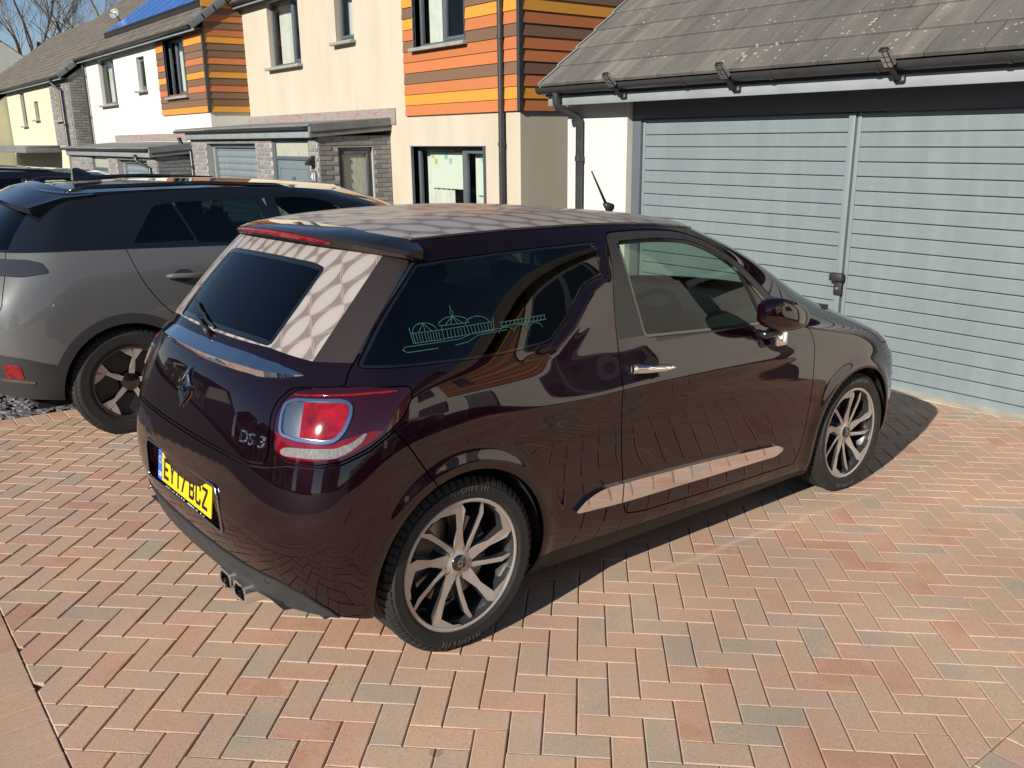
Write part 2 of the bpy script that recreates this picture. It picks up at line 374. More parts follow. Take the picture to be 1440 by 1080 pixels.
def window(house,x0,x1,z0,z1,y,name='window',mull=None,open_left=False,face='y',glass_m='window_glass',sill=True,curt=True,blind=False,fw=.055,upper=None):
    """frame + panes set in an opening; y is the outer face of the frame"""
    T=(lambda a,d,z:(a,y+d,z)) if face=='y' else (lambda a,d,z:(y-d,a,z))
    def bx(b,a0,a1,d0,d1,z0_,z1_):
        p,q=T(a0,d0,z0_),T(a1,d1,z1_);b.bbox(min(p[0],q[0]),max(p[0],q[0]),min(p[1],q[1]),max(p[1],q[1]),z0_,z1_,.004)
    b=MB();bars=[x0]+([mull] if mull else [])+[x1]
    bx(b,x0,x1,0,.06,z0,z0+fw);bx(b,x0,x1,0,.06,z1-fw,z1)
    bx(b,x0,x0+fw,0.002,.058,z0+fw,z1-fw);bx(b,x1-fw,x1,0.002,.058,z0+fw,z1-fw)
    if mull: bx(b,mull-.035,mull+.035,-.004,.062,z0+fw,z1-fw)
    # opening casements sit proud of the outer frame
    segs=list(zip([x0+fw]+([mull+.035] if mull else []),([mull-.035] if mull else [])+[x1-fw]))
    for k,(a,c) in enumerate(segs):
        if mull and k==0 and not open_left: continue
        w_=.045
        bx(b,a,c,-.012,.045,z0+fw,z0+fw+w_);bx(b,a,c,-.012,.045,z1-fw-w_,z1-fw);bx(b,a,a+w_,-.010,.043,z0+fw+w_,z1-fw-w_);bx(b,c-w_,c,-.010,.043,z0+fw+w_,z1-fw-w_)
    w=b.obj(name,'upvc_grey',house,sharp=35)
    for a,c in segs:
        p=MB()
        for d in (.022,):
            p.quad(T(a,d,z0+fw),T(c,d,z0+fw),T(c,d,z1-fw),T(a,d,z1-fw))
        p.obj('pane',glass_m,w)
    if sill:
        s=MB();bx(s,x0-.06,x1+.06,-.20,.03,z0-.055,z0-.006);s.obj('sill','sill_stone',w,sharp=35)
    if curt:
        for a,c,amp in ((x0+.02,x0+(x1-x0)*.40,.02),(x1-(x1-x0)*.30,x1-.02,.02)):
            m=MB();n=18
            for i in range(n):
                u0=a+(c-a)*i/n;u1=a+(c-a)*(i+1)/n
                m.quad(T(u0,.16+amp*math.sin(i*1.9),z0-.05),T(u1,.16+amp*math.sin((i+1)*1.9),z0-.05),T(u1,.16+amp*math.sin((i+1)*1.9),z1+.02),T(u0,.16+amp*math.sin(i*1.9),z1+.02))
            m.obj('curtain','curtain',w,smooth=True)
    bk=MB();bk.quad(T(x0-.3,.9,z0-.4),T(x1+.3,.9,z0-.4),T(x1+.3,.9,z1+.3),T(x0-.3,.9,z1+.3))
    return w
BOARDS=['gold','orange','brown']
def boards(house,seq,x0,x1,z0,pitch,y,holes=(),face='y',t=.016,thick_bottom=.026,zmax=None):
    """lapped cladding boards, one object each (split where a window interrupts)"""
    T=(lambda a,d,z:(a,y-d,z)) if face=='y' else (lambda a,d,z:(y+d,a,z))
    for i,s in enumerate(seq):
        za,zb=z0+i*pitch,z0+(i+1)*pitch+.018
        spans=[(x0,x1)]
        for h in holes:
            if za+pitch*.5>h[2] and za+pitch*.5<h[3]:
                spans=[q for (a,c) in spans for q in ((a,min(c,h[0])),(max(a,h[1]),c)) if q[1]-q[0]>.02]
        for a,c in spans:
            b=MB();d0,d1=.012,t
            vs=[T(a,d0,za),T(c,d0,za),T(c,d0+thick_bottom,za),T(a,d0+thick_bottom,za),T(a,d0,zb),T(c,d0,zb),T(c,d0+.008,zb),T(a,d0+.008,zb)]
            b.add(vs,[(0,1,2,3),(3,2,6,7),(7,6,5,4),(0,3,7,4),(1,5,6,2)]);b.obj('board','board_'+BOARDS[s],house)
bk_m=MB();bk_m.bbox(-.105,.105,-.012,.02,-.0305,.0305,.003)
def brickwork(house,wall,x0,x1,z0,z1,y,holes=(),face='y',limit=300):
    """running bond grey bricks (shared mesh), each its own object under the wall part"""
    if 'gb' not in bk_cache: bk_cache['gb']=bk_m.mesh('brick','grey_brick')
    n=0;z=z1-.037;r=0;H=.0745;L=.2225
    while z>z0:
        x=x0-(r%2)*L/2
        while x<x1-.02:
            a,c=max(x,x0),min(x+L,x1)
            if c-a>.05 and not any(h[0]-.02<(a+c)/2<h[1]+.02 and h[2]-.02<z<h[3]+.03 for h in holes):
                for h in holes:
                    if h[2]-.02<z<h[3]+.03:
                        if a<h[0]<c: c=h[0]
                        if a<h[1]<c: a=h[1]
                if n<limit and c-a>.03:
                    mid=(a+c)/2;o=inst(bk_cache['gb'],'brick',wall,(mid,y,z) if face=='y' else (y,mid,z),None if face=='y' else (0,0,math.pi/2),((c-a-.010)/.21,1,1))
                    n+=1
            x+=L
        z-=H;r+=1
bk_cache={}
def pipe(house,name,pts,r=.034,clips=()):
    b=MB();b.tube(pts,r,12)
    for p in clips: b.tube([(p[0],p[1],p[2]-.025),(p[0],p[1],p[2]+.025)],r+.009,12)
    return b.obj(name,'pipe_black',house,smooth=False,sharp=40)
def gutter(house,x0,x1,y,z,name='gutter',r=.058,clips=.9):
    b=MB();n=10
    prof=[(r*math.cos(math.pi+math.pi*i/n),r*math.sin(math.pi+math.pi*i/n)) for i in range(n+1)]
    prof+= [(p*.9,q*.9) for p,q in prof[::-1]]
    b.prism(prof,lambda a,c,d:(d,y+a,z+c),x0,x1)
    x=x0+.15
    while x<x1:
        b.prism([(p*1.09,q*1.09) for p,q in prof[:n+1]]+[(p*.99,q*.99) for p,q in prof[:n+1][::-1]],lambda a,c,d:(d,y+a,z+c),x,x+.03);x+=clips
    return b.obj(name,'pipe_black',house,sharp=40)
def roof_courses(house,x0,x1,ye,ze,pitch,run,mat,step=.30,name='roof',thick=.022):
    """tiled slope rising towards +Y in lapped courses"""
    b=MB();n=int(run/step);c,s_=math.cos(pitch),math.sin(pitch)
    for i in range(n):
        d0,d1=i*step,(i+1)*step+.05
        p0=Vector((0,ye+d0*c,ze+d0*s_+thick));p1=Vector((0,ye+d1*c,ze+d1*s_+.002));nn=Vector((0,-s_,c))*thick
        b.add([(x0,p0.y,p0.z),(x1,p0.y,p0.z),(x1,p1.y,p1.z),(x0,p1.y,p1.z),(x0,p0.y-nn.y,p0.z-nn.z),(x1,p0.y-nn.y,p0.z-nn.z)],[(0,1,2,3),(4,5,1,0)])
    L=n*step
    b.add([(x0,ye,ze),(x1,ye,ze),(x1,ye+L*c,ze+L*s_),(x0,ye+L*c,ze+L*s_)],[(3,2,1,0)])
    # far slope
    ry,rz=ye+L*c,ze+L*s_
    b.add([(x0,ry,rz),(x1,ry,rz),(x1,ry+L*c,ze),(x0,ry+L*c,ze)],[(0,1,2,3)])
    return b.obj(name,mat,house),ry,rz
def verge_caps(roof,x,ye,ze,pitch,n,step=.30):
    c,s_=math.cos(pitch),math.sin(pitch)
    for i in range(n):
        b=MB();d0,d1=i*step-.01,(i+1)*step+.02
        for d,h in ((0,0),):
            vs=[]
            for dd,up in ((d0,.05),(d1,.03)):
                for xx,hh in ((x-.09,up),(x+.02,up),(x+.035,up-.02),(x+.035,-.10),(x-.02,-.10),(x-.09,up-.03)):
                    vs.append((xx,ye+dd*c-s_*hh,ze+dd*s_+c*hh))
        b.add(vs,[(0,1,7,6),(1,2,8,7),(2,3,9,8),(3,4,10,9),(4,5,11,10),(5,0,6,11),(0,5,4,3,2,1),(6,7,8,9,10,11)])
        b.obj('verge_cap','verge',roof,sharp=40)
P35=math.radians(36)
# ================================================================ garage
gar=thing('garage','single storey white rendered garage with wide grey sectional double doors','garage',(-.7,4.64,-.15))
Yd,Yw=4.744,4.643
GX0,GX1=-3.83,2.55;OX0,OX1=-3.0,1.58;OZ=2.03
w=facade(GX0,GX1,-.4,2.12,[(OX0,OX1,-.4,OZ)],Yw,.16)
w.quad((GX0,Yw,-.4),(GX0,10.5,-.4),(GX0,10.5,2.12),(GX0,Yw,2.12));w.quad((GX1,10.5,-.4),(GX1,Yw,-.4),(GX1,Yw,2.12),(GX1,10.5,2.12))
w.quad((GX0,10.5,-.4),(GX1,10.5,-.4),(GX1,10.5,2.12),(GX0,10.5,2.12))
w.obj('wall','render_white',gar)
# frame
b=MB();b.bbox(OX0+.002,OX0+.105,Yd-.03,Yd+.05,-.4,1.86,.004);b.bbox(OX1-.105,OX1-.002,Yd-.03,Yd+.05,-.4,1.86,.004)
b.bbox(OX0+.002,OX1-.002,Yd-.032,Yd+.05,1.862,2.025,.004);b.obj('door_frame','upvc_grey',gar,sharp=35)
def leaf(x0,x1):
    b=MB();b.box(x0,x1,Yd+.03,Yd+.05,gz(-1,4.74)+.012,1.855)
    lf=b.obj('garage_door','door_paint',gar);i=0
    for a,c in ((x0,x0+.03),(x1-.03,x1)):
        bars=MB();bars.bbox(a,c,Yd-.004,Yd+.03,gz(-1,4.74)+.012,1.855,.003);bars.obj('door_edge','door_paint',lf,sharp=35)
    zt=1.928-.10655;k=0
    ze=[1.853]+[1.928-.10655*j for j in range(1,20)]
    for z1,z0 in zip(ze,ze[1:]):
        if z0<gz(-1,4.74)+.02: z0=gz(-1,4.74)+.014
        if z1-z0<.02: break
        s=MB();yf=Yd;x_=x0+.032,x1-.032
        pr=[(yf+.03,z0+.003),(yf+.004,z0+.003),(yf,z0+.007),(yf,z1-.010),(yf+.003,z1-.0035),(yf+.03,z1-.0035)]
        s.prism(pr,lambda a,c,d:(d,a,c),x_[0],x_[1]);s.obj('slat','door_paint',lf)
    return lf
leaf(OX0+.112,-.722);leaf(-.712,OX1-.112)
# astragal post and latch
b=MB();b.bbox(-.775,-.722,Yd-.022,Yd-.001,gz(-1,4.74)+.02,1.853,.004);b.obj('meeting_post','door_paint',gar,sharp=35)
b=MB();b.bbox(-.80,-.685,Yd-.075,Yd-.02,.60,.665,.014);b.bbox(-.77,-.70,Yd-.045,Yd-.02,.49,.61,.01);h_=b.obj('door_handle','black_plastic',gar,sharp=40)
b=MB();b.lathe([(.0,-.003),(.011,-.003),(.011,.004)],14,lambda p,q,h:(-.735+p,Yd-.047+h,.545+q));b.obj('lock_barrel','lamp_chrome',h_)
# fascia, soffit, gutter
FY=4.40
b=MB();b.bbox(GX0-.02,GX1+.05,FY,FY+.022,2.0,2.085,.003);b.obj('fascia','fascia_grey',gar,sharp=35)
b=MB();b.box(GX0-.02,GX1+.05,FY+.022,Yw-.001,2.035,2.05);b.obj('soffit','upvc_grey',gar)
b=MB();b.box(GX0-.06,GX1+.06,FY+.001,FY+.04,2.088,2.16);b.obj('eaves_board','pipe_black',gar)
gutter(gar,GX0-.08,GX1+.1,FY-.062,2.165,r=.06,clips=.85)
px_,pz_=-3.605,0
pipe(gar,'downpipe',[(-3.66,FY-.062,2.12),(-3.66,FY-.062,2.02),(-3.655,FY-.05,1.985),(-3.615,Yw-.075,1.90),(px_,Yw-.05,1.86),(px_,Yw-.05,-.3)],.036,[(px_,Yw-.05,1.50),(px_,Yw-.05,.35)])
# roof: individual flat interlocking tiles
rf=MB();c_,s_=math.cos(P35),math.sin(P35);EY,EZ=FY-.04,2.172
rf.add([(GX0-.06,EY,EZ-.01),(GX1+.06,EY,EZ-.01),(GX1+.06,EY+4.2*c_,EZ-.01+4.2*s_),(GX0-.06,EY+4.2*c_,EZ-.01+4.2*s_),(GX1+.06,EY+8.4*c_,EZ-.01),(GX0-.06,EY+8.4*c_,EZ-.01)],[(0,1,2,3),(3,2,4,5)])
roof=rf.obj('roof','tile_dark',gar)
# grey mottled concrete tile with lichen
t=NT('tile_garage');v=t.nd('NewGeometry').outputs['Position'];oi=t.nd('ObjectInfo').outputs['Random']
mp=t.nd('Mapping');mp.inputs['Rotation'].default_value=(0,0,.15);mp.inputs['Scale'].default_value=(3.2,.55,.55);t.lk(v,mp.inputs[0])
st=t.noise(2.0,4,.6,mp.outputs[0]).outputs[0];fine=t.noise(110,3,.6,v).outputs[0]
c0=t.ramp(t.math('ADD',t.math('MULTIPLY',st,.8),t.math('MULTIPLY',oi,.25)),[(.32,(.088,.083,.077)),(.55,(.125,.117,.106)),(.75,(.19,.172,.147))])
spv=t.nd('TexVoronoi');spv.inputs['Scale'].default_value=17;t.lk(v,spv.inputs['Vector'])
sp_=t.math('LESS_THAN',spv.outputs['Distance'],t.math('MULTIPLY',t.math('POWER',t.noise(2.3,2,.5,v).outputs[0],3.4),.85))
c0=t.mix(t.math('MULTIPLY',sp_,.5),c0,(.52,.48,.42));c0=t.mix(1.0,c0,t.ramp(fine,[(.3,(.8,.8,.8)),(.7,(1.15,1.15,1.15))]),'MULTIPLY')
t.pr(c0,.9,0,.25,t.bump(fine,.5,.006))
TW,TS=.385,.305
b=MB();Ls=TS+.07
b.bm((lambda bm:(bmesh.ops.create_cube(bm,size=1,matrix=Matrix.Diagonal((TW-.005,Ls,.034,1))),bmesh.ops.bevel(bm,geom=[e for e in bm.edges],offset=.004,segments=1,affect='EDGES'),bm)[2])(bmesh.new()))
tm=b.mesh('roof_tile','tile_garage')
for r in range(13):
    d=r*TS;x=GX0-.06+TW/2-(r%2)*TW/2
    while x<GX1+.06:
        a,e=max(x-TW/2,GX0-.06),min(x+TW/2,GX1+.06)
        if e-a>.05:
            o=inst(tm,'roof_tile',roof,((a+e)/2,EY+(d+Ls/2-.02)*c_-.028*s_,EZ+(d+Ls/2-.02)*s_+.028*c_),(P35-.06+rnd.uniform(-.004,.004),0,rnd.uniform(-.003,.003)),((e-a)/TW,1,1))
        x+=TW
b=MB()
for i in range(13):
    d0,d1=i*TS-.02,(i+1)*TS-.02
    vs=[]
    for dd,up in ((d0,.062),(d1,.046)):
        for xx,hh in ((GX0-.075,up),(GX0-.035,up+.004),(GX0-.075,-.05)): vs.append((xx,EY+dd*c_-s_*hh,EZ+dd*s_+c_*hh))
    b.add(vs,[(0,1,4,3),(2,0,3,5),(0,2,1),(3,4,5)])
b.obj('verge_trim','fascia_grey',roof)
# three solar wall lamps clipped to the fascia
def solar_lamp(x,label):
    L=thing('solar_lamp',label,'lamp',(x,FY,2.06),'solar lamps along the garage fascia')
    b=MB();b.bbox(x-.035,x+.035,FY-.03,FY+.001,2.03,2.075,.008);b.obj('bracket','black_plastic',L,sharp=40)
    b=MB();b.tube([(x,FY-.02,2.055),(x-.006,FY-.075,2.075),(x-.01,FY-.135,2.13)],.018,10);b.obj('arm','black_plastic',L,sharp=50)
    R_=Matrix(((1,0,0,x-.012),(0,-.75,-.66,FY-.185),(0,.66,-.75,2.185),(0,0,0,1)))
    bm=bmesh.new();bmesh.ops.create_cube(bm,size=1,matrix=R_@Matrix.Diagonal((.074,.165,.045,1)));bmesh.ops.bevel(bm,geom=bm.edges[:],offset=.016,segments=3,affect='EDGES')
    b=MB();b.bm(bm);hd=b.obj('lamp_head','black_plastic',L,sharp=40)
    for k in range(-1,2):
        for s_ in (-1,1):
            bm=bmesh.new();bmesh.ops.create_cube(bm,size=1,matrix=R_@Matrix.Translation((s_*.0165,k*.046,.023))@Matrix.Diagonal((.024,.036,.006,1)));b=MB();b.bm(bm);b.obj('reflector','lamp_chrome',hd)
    for s_ in (-1,1):
        bm=bmesh.new();bmesh.ops.create_cube(bm,size=1,matrix=R_@Matrix.Translation((s_*.0375,0,0))@Matrix.Diagonal((.006,.12,.026,1)));b=MB();b.bm(bm);b.obj('reflector','lamp_chrome',hd)
    b=MB();b.lathe([(0,-.006),(.012,-.006),(.012,.0)],12,lambda p,q,h:(x+.028+p*.7,FY-.031+h,2.052+q));b.obj('sensor','lamp_chrome',L)
solar_lamp(-2.80,'black solar lamp on the garage fascia, first from the downpipe')
solar_lamp(-1.56,'black solar lamp on the garage fascia, second from the downpipe')
solar_lamp(-.215,'black solar lamp on the garage fascia, third from the downpipe')
# ================================================================ houses in the row
def porch(H,x0,x1,yf,yb,zt,door,gdoor,win,dz,bricklim,canopy_left=.45,number=None,side=True):
    """lean-to porch: front wall at yf with house door and roller garage door, brick piers, side wall facing +X"""
    gx0,gx1,gzt=gdoor;d0,d1,dzt=door
    holes=[(gx0,gx1,-1,gzt),(d0,d1,-1,dzt)]
    fw=facade(x0,x1,-.9,zt,holes,yf,.24);wl=fw.obj('porch_wall','mortar',H)
    brickwork(H,wl,x0,x1,.35+dz,zt,yf,holes,'y',bricklim)
    sw=facade_x(yf,yb,-.9,zt+.02,[(win[0],win[1],win[2],win[3])] if win else [],x1,.10);sv=sw.obj('porch_side_wall','mortar',H)
    brickwork(H,sv,yf+.012,yb,.0+dz,zt+.02,x1,[win] if win else [],'x',bricklim)
    if win: window(H,win[0],win[1],win[2],win[3],x1-.045,'window',face='x',glass_m='obscure_glass',sill=True,curt=False,fw=.06)
    # roller shutter
    n=16;b=MB();zb=-.8;zz=gzt-.03;pr=[];k=0
    rd=MB();rd.box(gx0+.02,gx1-.02,yf+.20,yf+.225,zb,gzt);gd=rd.obj('roller_door','fascia_grey',H)
    while zz>.3+dz-.9:
        s=MB();yy=yf+.20
        s.prism([(yy,zz-.118),(yy-.004,zz-.112),(yy-.018,zz-.085),(yy-.014,zz-.03),(yy-.002,zz-.004),(yy,zz)],lambda a,c,d:(d,a,c),gx0+.085,gx1-.06);s.obj('slat','door_paint',gd,sharp=60);zz-=.12
    b=MB();b.bbox(gx0+.025,gx0+.085,yf+.12,yf+.20,zb,gzt-.06,.004);b.bbox(gx1-.06,gx1-.02,yf+.12,yf+.20,zb,gzt-.06,.004);b.bbox(gx0+.025,gx1-.02,yf+.12,yf+.20,gzt-.075,gzt-.003,.004);b.obj('roller_frame','fascia_grey',gd,sharp=35)
    # front door
    b=MB();b.bbox(d0+.01,d0+.075,yf+.02,yf+.09,-.9,dzt,.004);b.bbox(d1-.075,d1-.01,yf+.02,yf+.09,-.9,dzt,.004);b.bbox(d0+.075,d1-.075,yf+.02,yf+.09,dzt-.06,dzt,.004);b.bbox(d0+.075,d1-.075,yf+.02,yf+.09,dzt-.35,dzt-.29,.004)
    fr=b.obj('door_frame','upvc_grey',H,sharp=35)
    b=MB();b.quad((d0+.07,yf+.05,dzt-.3),(d1-.07,yf+.05,dzt-.3),(d1-.07,yf+.05,dzt-.05),(d0+.07,yf+.05,dzt-.05));b.obj('transom_pane','obscure_glass',fr)
    b=MB();b.bbox(d0+.08,d1-.08,yf+.045,yf+.085,-.8,dzt-.355,.004);dr=b.obj('door','steel_door',H,sharp=35)
    w=d1-d0
    b=MB()
    for a,c,e,f in ((d0+.16,d1-.16,-.7,dzt-.48),): 
        for q in ((a,a+.018,e,f),(c-.018,c,e,f),(a+.018,c-.018,f-.018,f)): b.bbox(q[0],q[1],yf+.036,yf+.046,q[2],q[3],.003)
    b.obj('moulding','steel_door',dr,sharp=35)
    mid=(d0+d1)/2
    b=MB();b.bbox(mid-.055,mid+.055,yf+.030,yf+.046,.35+dz,dzt-.62,.004);b.obj('door_light_frame','upvc_grey',dr,sharp=35)
    b=MB();b.box(mid-.035,mid+.035,yf+.027,yf+.031,.38+dz,dzt-.65);b.obj('door_light','window_glass',dr)
    b=MB();b.bbox(d0+.12,d0+.14,yf+.0,yf+.044,.5+dz,.62+dz,.004);b.obj('handle','lamp_chrome',dr,sharp=35)
    # roof of porch
    zf,zr=zt+.20,zt+.30;ov=.16
    b=MB();b.add([(x0-canopy_left,yf-ov,zf),(x1+.06,yf-ov,zf),(x1+.06,yb,zr),(x0-canopy_left,yb,zr),(x0-canopy_left,yf-ov,zf-.03),(x1+.06,yf-ov,zf-.03),(x1+.06,yb,zr-.03),(x0-canopy_left,yb,zr-.03)],[(0,1,2,3),(7,6,5,4),(4,5,1,0),(5,6,2,1),(7,4,0,3)])
    pr_=b.obj('porch_roof','porch_roof',H)
    b=MB();b.bbox(x0,x1+.03,yf-.10,yf-.078,zt-.0,zf-.035,.003);b.obj('fascia','fascia_grey',pr_,sharp=35)
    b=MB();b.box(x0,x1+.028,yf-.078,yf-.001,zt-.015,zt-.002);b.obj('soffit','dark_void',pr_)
    # verge fascia on the side, two steps
    b=MB()
    for dx,za,zb_ in ((.03,-.115,-.03),(.062,-.20,-.117)):
        xx=x1+.062-(.0 if dx>.05 else -.02)
        b.add([(x1+.002,yf-ov+.02,zf+za),(xx,yf-ov+.02,zf+za),(xx,yb-.005,zr+za),(x1+.002,yb-.005,zr+za),(x1+.002,yf-ov+.02,zf+zb_),(xx,yf-ov+.02,zf+zb_),(xx,yb-.005,zr+zb_),(x1+.002,yb-.005,zr+zb_)],[(0,3,2,1),(4,5,6,7),(0,1,5,4),(1,2,6,5)])
    b.obj('verge_fascia','porch_roof',pr_)
    gutter(pr_,x0-canopy_left,x1-.06,yf-.155,zf-.035,r=.045,clips=1.0)
    return zf,zr
def house(xr,yf,eave,dz,wallmat,label,xl,seqF,seqS,wins,boardz,name='terraced_house',side_depth=9,cl_w=2.85,roofmat='tile_far',pitch=.157,ztop=None,clad=True,caps=True):
    H=thing(name,label,'house',((xr+xl)/2,yf,gz((xr+xl)/2,yf)),'terraced houses in the row behind the cars')
    holes=[(a,c,z0,z1) for a,c,z0,z1,m in wins]
    w=facade(xl,xr,-1.2,eave,holes,yf,.13)
    w.quad((xr,yf,-1.2),(xr,yf+side_depth,-1.2),(xr,yf+side_depth,eave),(xr,yf,eave));w.quad((xl,yf+side_depth,-1.2),(xl,yf,-1.2),(xl,yf,eave),(xl,yf+side_depth,eave))
    hr=math.tan(P35)*side_depth/2
    w.poly([(xr,yf,eave),(xr,yf+side_depth,eave),(xr,yf+side_depth/2,eave+hr)]);w.poly([(xl,yf+side_depth,eave),(xl,yf,eave),(xl,yf+side_depth/2,eave+hr)])
    w.quad((xr,yf+side_depth,-1.2),(xl,yf+side_depth,-1.2),(xl,yf+side_depth,eave),(xr,yf+side_depth,eave))
    w.obj('wall',wallmat,H)
    for a,c,z0,z1,m in wins: window(H,a,c,z0,z1,yf+.085,'window',mull=m)
    if clad:
        n=len(seqF);boards(H,seqF,xr-cl_w,xr-.012,boardz,pitch,yf,[h for h in holes if h[0]>xr-cl_w],'y')
        boards(H,seqS,yf+.012,yf+side_depth*.5,boardz,pitch,xr,(),'x')
        b=MB();b.bbox(xr-.016,xr+.042,yf-.042,yf+.016,boardz-.004,boardz+n*pitch,.003);b.obj('corner_trim','pipe_black',H)
        for h in holes:
            if h[0]>xr-cl_w:
                b=MB();a,c,z0,z1=h
                for q in ((a-.012,a,z0,z1),(c,c+.012,z0,z1),(a-.012,c+.012,z1,z1+.012)): b.box(q[0],q[1],yf-.045,yf+.12,q[2],q[3])
                b.obj('window_reveal','upvc_grey',H)
    rf,ry,rz=roof_courses(H,xl-.03,xr+.06,yf-.26,eave+.06,P35,(side_depth/2+.26)/math.cos(P35),roofmat)
    b=MB();b.bbox(xl,xr+.04,yf-.19,yf-.168,eave-.05,eave+.06,.003);b.obj('fascia','fascia_grey',rf,sharp=35)
    b=MB();b.box(xl,xr+.04,yf-.168,yf-.001,eave-.02,eave-.008);b.obj('soffit','upvc_grey',rf)
    gutter(rf,xl,xr-.05,yf-.235,eave+.055,r=.05,clips=1.1)
    if caps: verge_caps(rf,xr+.06,yf-.26,eave+.07,P35,int((side_depth/2)/math.cos(P35)/.3))
    return H,rf
g_,o_,n_=0,1,2
# house beside the garage
seq1=[o_,g_,o_,n_,o_,o_,n_,o_,g_,n_,g_,o_,n_,n_]
H1,r1=house(-6.53,6.2,4.33,0,'render_cream','cream rendered house with orange and gold cladding beside the garage',-15.64,seq1,[o_,g_,o_,n_,o_,o_,n_,o_,g_,n_,o_,n_,g_,o_],
  [(-9.05,-7.72,3.03,4.05,-8.4),(-11.60,-10.96,3.32,4.15,None),(-14.40,-13.02,3.08,4.28,-13.45),(-9.24,-7.33,.30,1.585,-7.98)],2.05)
pipe(H1,'downpipe',[(-6.86,6.13,4.2),(-6.86,6.13,-.6)],.04,[(-6.86,6.13,3.0),(-6.86,6.13,1.62)])
# blind and dots in the ground floor window
b=MB();b.quad((-9.05,6.40,.95),(-8.0,6.40,.95),(-8.0,6.40,1.50),(-9.05,6.40,1.50));b.quad((-7.85,6.405,.88),(-7.2,6.405,.88),(-7.2,6.405,1.47),(-7.85,6.405,1.47));bl=b.obj('blind','blind',H1)
plain('dot_teal',(.30,.52,.48),.8);plain('dot_lime',(.50,.52,.13),.8)
for i,(x,z,m) in enumerate(((-8.99,1.45,'dot_lime'),(-8.90,1.36,'dot_lime'),(-8.62,1.44,'dot_teal'),(-8.50,1.37,'dot_teal'),(-7.66,1.40,'dot_teal'),(-7.52,1.31,'dot_teal'))):
    b=MB();b.poly([(x+.042*math.cos(k*.5236),6.396,z+.05*math.sin(k*.5236)) for k in range(12)]);b.obj('dot',m,bl)
porch(H1,-15.66,-9.94,4.89,6.199,1.74,(-11.66,-10.24,1.74),(-14.80,-12.36,1.66),(5.24,5.86,.72,1.585),0,150)
# lead flashing over the porch roof
t=NT('lead');v=t.tex();mp=t.nd('Mapping');mp.inputs['Scale'].default_value=(1.5,1,6);t.lk(v,mp.inputs[0]);nz=t.noise(2.5,5,.65,mp.outputs[0]).outputs[0]
t.pr(t.ramp(nz,[(.38,(.20,.19,.19)),(.5,(.26,.235,.225)),(.6,(.27,.15,.12))]),.7,0,.4)
b=MB();b.box(-15.62,-9.72,6.182,6.198,2.02,2.185);b.box(-9.90,-9.72,6.180,6.198,1.93,2.02);b.obj('flashing','lead',H1)
# house number and wall lamp by the front door
b=MB();b.lathe([(0,0),(.10,0),(.10,.008),(0,.008)],28,lambda p,q,h:(-10.09+p,4.868-h,1.14+q*1.15));pl=b.obj('house_number','slate',H1)
def text_mesh(txt,size,depth=.002,font_scale=(1,1)):
    cu=bpy.data.curves.new('txt','FONT');cu.body=txt;cu.size=size;cu.extrude=depth;cu.align_x='CENTER';cu.align_y='CENTER'
    o=bpy.data.objects.new('txt',cu);COL.objects.link(o);dg=bpy.context.evaluated_depsgraph_get();me=bpy.data.meshes.new_from_object(o.evaluated_get(dg))
    bpy.data.objects.remove(o);b=MB();b.add([v.co for v in me.vertices],[tuple(p.vertices) for p in me.polygons]);bpy.data.meshes.remove(me);b.v=[(p[0]*font_scale[0],p[1]*font_scale[1],p[2]) for p in b.v];return b
b=text_mesh('41',.17,.003);b.v=[(-10.09+p[0],4.858-p[2],1.14+p[1]) for p in b.v];b.obj('numerals','white_plastic',pl)
b=MB();b.prism([(0,.0),(.12,-.11),(.12,-.15),(0,-.15)],lambda a,c,d:(d,4.88-a,1.47+c),-10.15,-10.03);b.obj('wall_lamp','black_plastic',H1)
# middle house with solar panels
H2,r2=house(-15.66,5.356,3.89,-.38,'render_white','white rendered house with striped cladding corner and blue roof panels',-25.2,[g_,n_,n_,o_,n_,g_,n_,o_,n_,n_,g_,o_],[g_,n_,n_,o_,n_,g_,n_,o_,n_,n_,g_,o_,n_,o_,n_,g_],
  [(-18.08,-16.77,2.66,3.86,-17.6),(-20.28,-19.66,2.90,3.66,None),(-23.72,-22.24,2.68,3.84,-22.7)],2.28,cl_w=3.0,pitch=.1345)
porch(H2,-22.9,-15.68,4.17,5.355,1.40,(-20.75,-19.35,1.42),(-18.55,-16.3,1.33),None,-.35,120,canopy_left=.3)
pipe(H2,'downpipe',[(-25.05,5.29,3.85),(-25.05,5.29,-.6)],.04,[(-25.05,5.29,3.5),(-25.05,5.29,2.4)])
b=MB();b.box(-22.9,-17.2,5.338,5.354,1.72,1.88);b.obj('flashing','lead',H2)
pipe(H1,'porch_downpipe',[(-15.9,4.735,1.78),(-15.88,4.78,1.62),(-15.62,4.86,1.50),(-15.6,4.86,-.6)],.04,[(-15.6,4.86,1.2)])
pipe(H2,'porch_downpipe',[(-16.6,4.015,1.44),(-16.55,4.05,1.30),(-16.02,4.13,1.18),(-16.0,4.13,-.6)],.04,[(-16.0,4.13,.9)])
